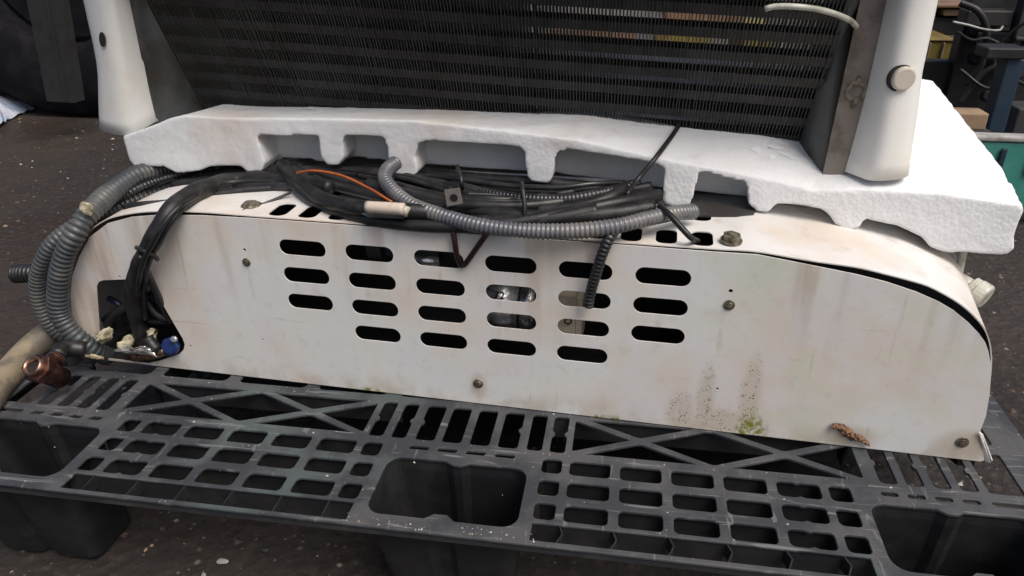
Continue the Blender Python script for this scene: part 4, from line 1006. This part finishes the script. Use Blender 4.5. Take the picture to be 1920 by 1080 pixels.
# right: teal crate, timber block, dark machinery, yellow crate, pallets
tc = bgthing('teal_crate', 'teal plastic crate with pale worn rim at the right edge', 'crate', [(1815, 268, 2010, 400, 1.15, .03, M_TEAL, 'body'), (1812, 257, 2014, 268, 1.145, .035, M_PALE, 'rim'), (1872, 278, 1884, 330, 1.142, .006, M_DBLUE, 'rib'), (1930, 278, 1942, 330, 1.142, .006, M_DBLUE, 'rib')], None)
bgthing('timber_block', 'pale sawn timber block behind the foam right of the bracket', 'timber', [(1762, 212, 1852, 244, 1.24, .06, M_WOOD, 'block'), (1760, 246, 1860, 268, 1.23, .08, M_GREYST, 'runner')], None)
bgthing('blue_post', 'dark blue painted steel leg between the timber and the machinery', 'post', [(1868, 110, 1902, 262, 1.30, .05, M_DBLUE, 'leg'), (1850, 90, 1925, 112, 1.29, .07, M_DARK, 'head')], None)
bgthing('dark_machine', 'black engine-like machinery crowding the upper right corner', 'machine', [(1797, -150, 2100, 330, 1.95, .06, M_DARK, 'body'), (1690, 114, 1800, 330, 1.97, .05, M_DARK, 'base'), (1812, 20, 1900, 50, 1.88, .07, M_DARK, 'housing'), (1830, 62, 1960, 84, 1.87, .08, M_TYRE, 'housing'), (1900, -20, 1916, 180, 1.86, .05, M_GREYST, 'bracket'), (1905, 70, 1990, 78, 1.85, .02, M_GREYST, 'rail'), (1903, 88, 1990, 94, 1.85, .02, M_GREYST, 'rail'), (1902, 205, 1990, 265, 1.5, .1, M_GREYST, 'foot')], None)
dm_ = [x for x in bpy.data.objects if x.name.startswith('dark_machine')][0]
def mpart(name, pts, r, mat):
    P = [wy(*p) for p in pts]; bm = bmesh.new(); sweep(bm, P, r, seg=8); link(name, bm_mesh(bm), mat, dm_, False, smooth=True)
mpart('machine_pipe', [(1800, 5, 1.86), (1835, 22, 1.84), (1850, 60, 1.84), (1840, 120, 1.85), (1812, 160, 1.86)], .010, M_DARK)
mpart('machine_pipe', [(1925, 95, 1.78), (1880, 118, 1.8), (1840, 140, 1.82), (1800, 190, 1.84)], .008, M_GREYST)
mpart('machine_cable', [(1925, 40, 1.75), (1890, 66, 1.78), (1868, 95, 1.8), (1862, 150, 1.82)], .004, M_GREYST)
mpart('machine_cable', [(1796, 60, 1.88), (1822, 75, 1.84), (1850, 72, 1.83), (1880, 84, 1.83)], .004, M_GREYST)
mpart('machine_cable', [(1925, 160, 1.75), (1895, 150, 1.78), (1850, 165, 1.8), (1800, 130, 1.84)], .005, M_DARK)
for k, (px, py, r) in enumerate(((1828, 108, .022), (1905, 130, .03), (1822, 60, .014), (1850, 180, .018))):
    bm = bmesh.new(); cyl(bm, wy(px, py, 1.90), (-.3, -1, .2), r, .05, 20, bev=.006); link('machine_knob', bm_mesh(bm), M_DARK if k % 2 else M_TYRE, dm_, False)
o = tube('pale_rod', [wy(1787, 41, 1.8), wy(1815, 47, 1.8), wy(1845, 55, 1.8), wy(1872, 57, 1.8), wy(1880, 50, 1.82)], .0032, M_PALE, frame=False, seg=8); rebase(o)
tag(o, 'bent pale metal rod jutting in front of the black machinery', 'rod')
bgthing('yellow_crate', 'dirty yellow crate with lime rim seen right of the right bracket', 'crate', [(1700, 78, 1792, 112, 2.3, .4, M_YEL, 'body'), (1740, 80, 1744, 112, 2.29, .01, M_WOOD, 'rib'), (1766, 80, 1770, 112, 2.29, .01, M_WOOD, 'rib'), (1698, 73, 1794, 78, 2.295, .41, M_TEAL if False else M_YEL, 'rim')], None)
bgthing('wooden_pallet', 'weathered wooden pallet standing high behind the right bracket', 'pallet', [(1690, 8, 1838, 15, 2.5, .5, M_ORG, 'top_board'), (1690, 18, 1755, 30, 2.52, .5, M_WOOD, 'block'), (1770, 18, 1830, 30, 2.52, .5, M_WOOD, 'block'), (1690, 33, 1840, 66, 2.54, .5, M_DARK, 'bottom_board')], None)
# things behind the coil, glimpsed between its fins
bgthing('yellow_crate', 'yellow crate glimpsed between the coil fins, right of the coil middle', 'crate', [(1225, 60, 1330, 175, 2.3, .4, M_YEL, 'body')], None)
bgthing('orange_crate', 'orange crate glimpsed between the coil fins at coil middle', 'crate', [(1030, 55, 1190, 160, 2.3, .4, M_ORG, 'body')], None)
bgthing('yellow_crate', 'small yellow crate glimpsed between the coil fins near the right end plate', 'crate', [(1385, 60, 1450, 190, 2.3, .4, M_YEL, 'body')], None)
bgthing('orange_crate', 'orange crate glimpsed between fins close above the yellow crate', 'crate', [(1250, -60, 1400, 52, 2.5, .4, M_ORG, 'body')], None)
bgthing('timber_block', 'wide pale board added far behind the crates to lighten the gaps between the coil fins', 'timber', [(820, -40, 1600, 112, 3.1, .3, M_GBOARD, 'board')], None)  # pale backdrop added to brighten the upper rows seen through the coil
# litter on the ground in front
def chip(name, label, cat, px, py, z, r, mat, seed, fl=.25):
    rnd = random.Random(seed); c = wz(px, py, z); bm = bmesh.new(); bmesh.ops.create_icosphere(bm, subdivisions=2, radius=1)
    q = [(Vector((rnd.gauss(0, 1), rnd.gauss(0, 1), rnd.gauss(0, 1))).normalized(), rnd.uniform(-.5, .5)) for _ in range(9)]
    for v in bm.verts:
        d = v.co.normalized(); k = 1+sum(a*max(0, d.dot(p))**3 for p, a in q); v.co = Vector((d.x*r*k*1.5, d.y*r*k, max(-.2, d.z)*r*k*fl*2))+c+Vector((0, 0, r*fl*.35))
    o = link(name, bm_mesh(bm), mat, frame=False); rebase(o); tag(o, label, cat); return o
chip('paper_scrap', 'tiny torn white paper scrap on the dark ground below the left pallet edge', 'paper', 418, 1053, -.15, .0045, M_PALE, 1, .12)
chip('pebble', 'pale grey pebble right of the paper scrap on the ground', 'stone', 499, 1033, -.15, .0032, M_GREYST, 2, .6)
rg_ = random.Random(21)
def grit(name, n, place, r0, r1, mats):
    bm = bmesh.new()
    for k in range(n):
        c = place()
        if c is None: continue
        r = r0+(r1-r0)*rg_.random()**3; mi = rg_.randrange(len(mats)); a = rg_.uniform(0, 6.28); ca, sa = math.cos(a), math.sin(a)
        pts = [(1, 0, 0), (0, 1, 0), (-1, 0, 0), (0, -1, 0), (.2, .1, 1), (0, 0, -.5)]
        V = []
        for x, y, z in pts:
            x *= r*rg_.uniform(.8, 1.6); y *= r*rg_.uniform(.6, 1.1); z *= r*.7; V.append(bm.verts.new((c[0]+x*ca-y*sa, c[1]+x*sa+y*ca, c[2]+z)))
        for f in ((0, 1, 4), (1, 2, 4), (2, 3, 4), (3, 0, 4), (1, 0, 5), (2, 1, 5), (3, 2, 5), (0, 3, 5)): bm.faces.new([V[q] for q in f]).material_index = mi
    me = bm_mesh(bm); o = link(name, me, None, frame=False)
    for m_ in mats: me.materials.append(m_)
    o['kind'] = 'stuff'; o['label'] = 'loose grit and small stones scattered over the dark ground' if 'ground' in name else 'pale crumbs and grit scattered on the black pallet deck'
    o['category'] = 'grit'; return o
def pl_ground():
    k = rg_.random()
    if k < .55: return (rg_.uniform(-2.6, -.55), rg_.uniform(-.1, 2.0), -.1495)
    if k < .85: return (rg_.uniform(.58, 1.5), rg_.uniform(-.1, 1.6), -.1495)
    return (rg_.uniform(-.7, .7), rg_.uniform(-.32, .0), -.1495)
grit('ground_grit', 2600, pl_ground, .0012, .0065, [M_GREYST, M_WOOD, M_PALE, M_BROWNST, M_BROWNST, M_GREYST])
def pl_deck():
    k = rg_.random()
    if k < .5: return (rg_.uniform(-.09, .09)+rg_.choice((0, 0, .4665)), rg_.uniform(-.1035, -.0925), .0002)
    x = rg_.uniform(-.54, .54)
    return (x, rg_.choice((-.0476, -.0159, -.1032, .0160, .0172, .0868))+rg_.uniform(-.0015, .0015), .0002)
grit('deck_grit', 150, pl_deck, .0004, .0016, [M_PALE, M_FOAMC, M_WOOD])
for o in bpy.data.objects:
    b_ = o.name.split('.')[0]
    if o.parent is None and 'label' in o and 'group' not in o:
        if b_ == 'insulation_scrap': o['group'] = 'torn insulation around the panel opening'
        if b_ == 'thin_wire': o['group'] = 'thin black wires around the cover'
        if b_ in ('yellow_crate', 'orange_crate'): o['group'] = 'crates standing behind the coil unit'
SC.cycles.samples = 128
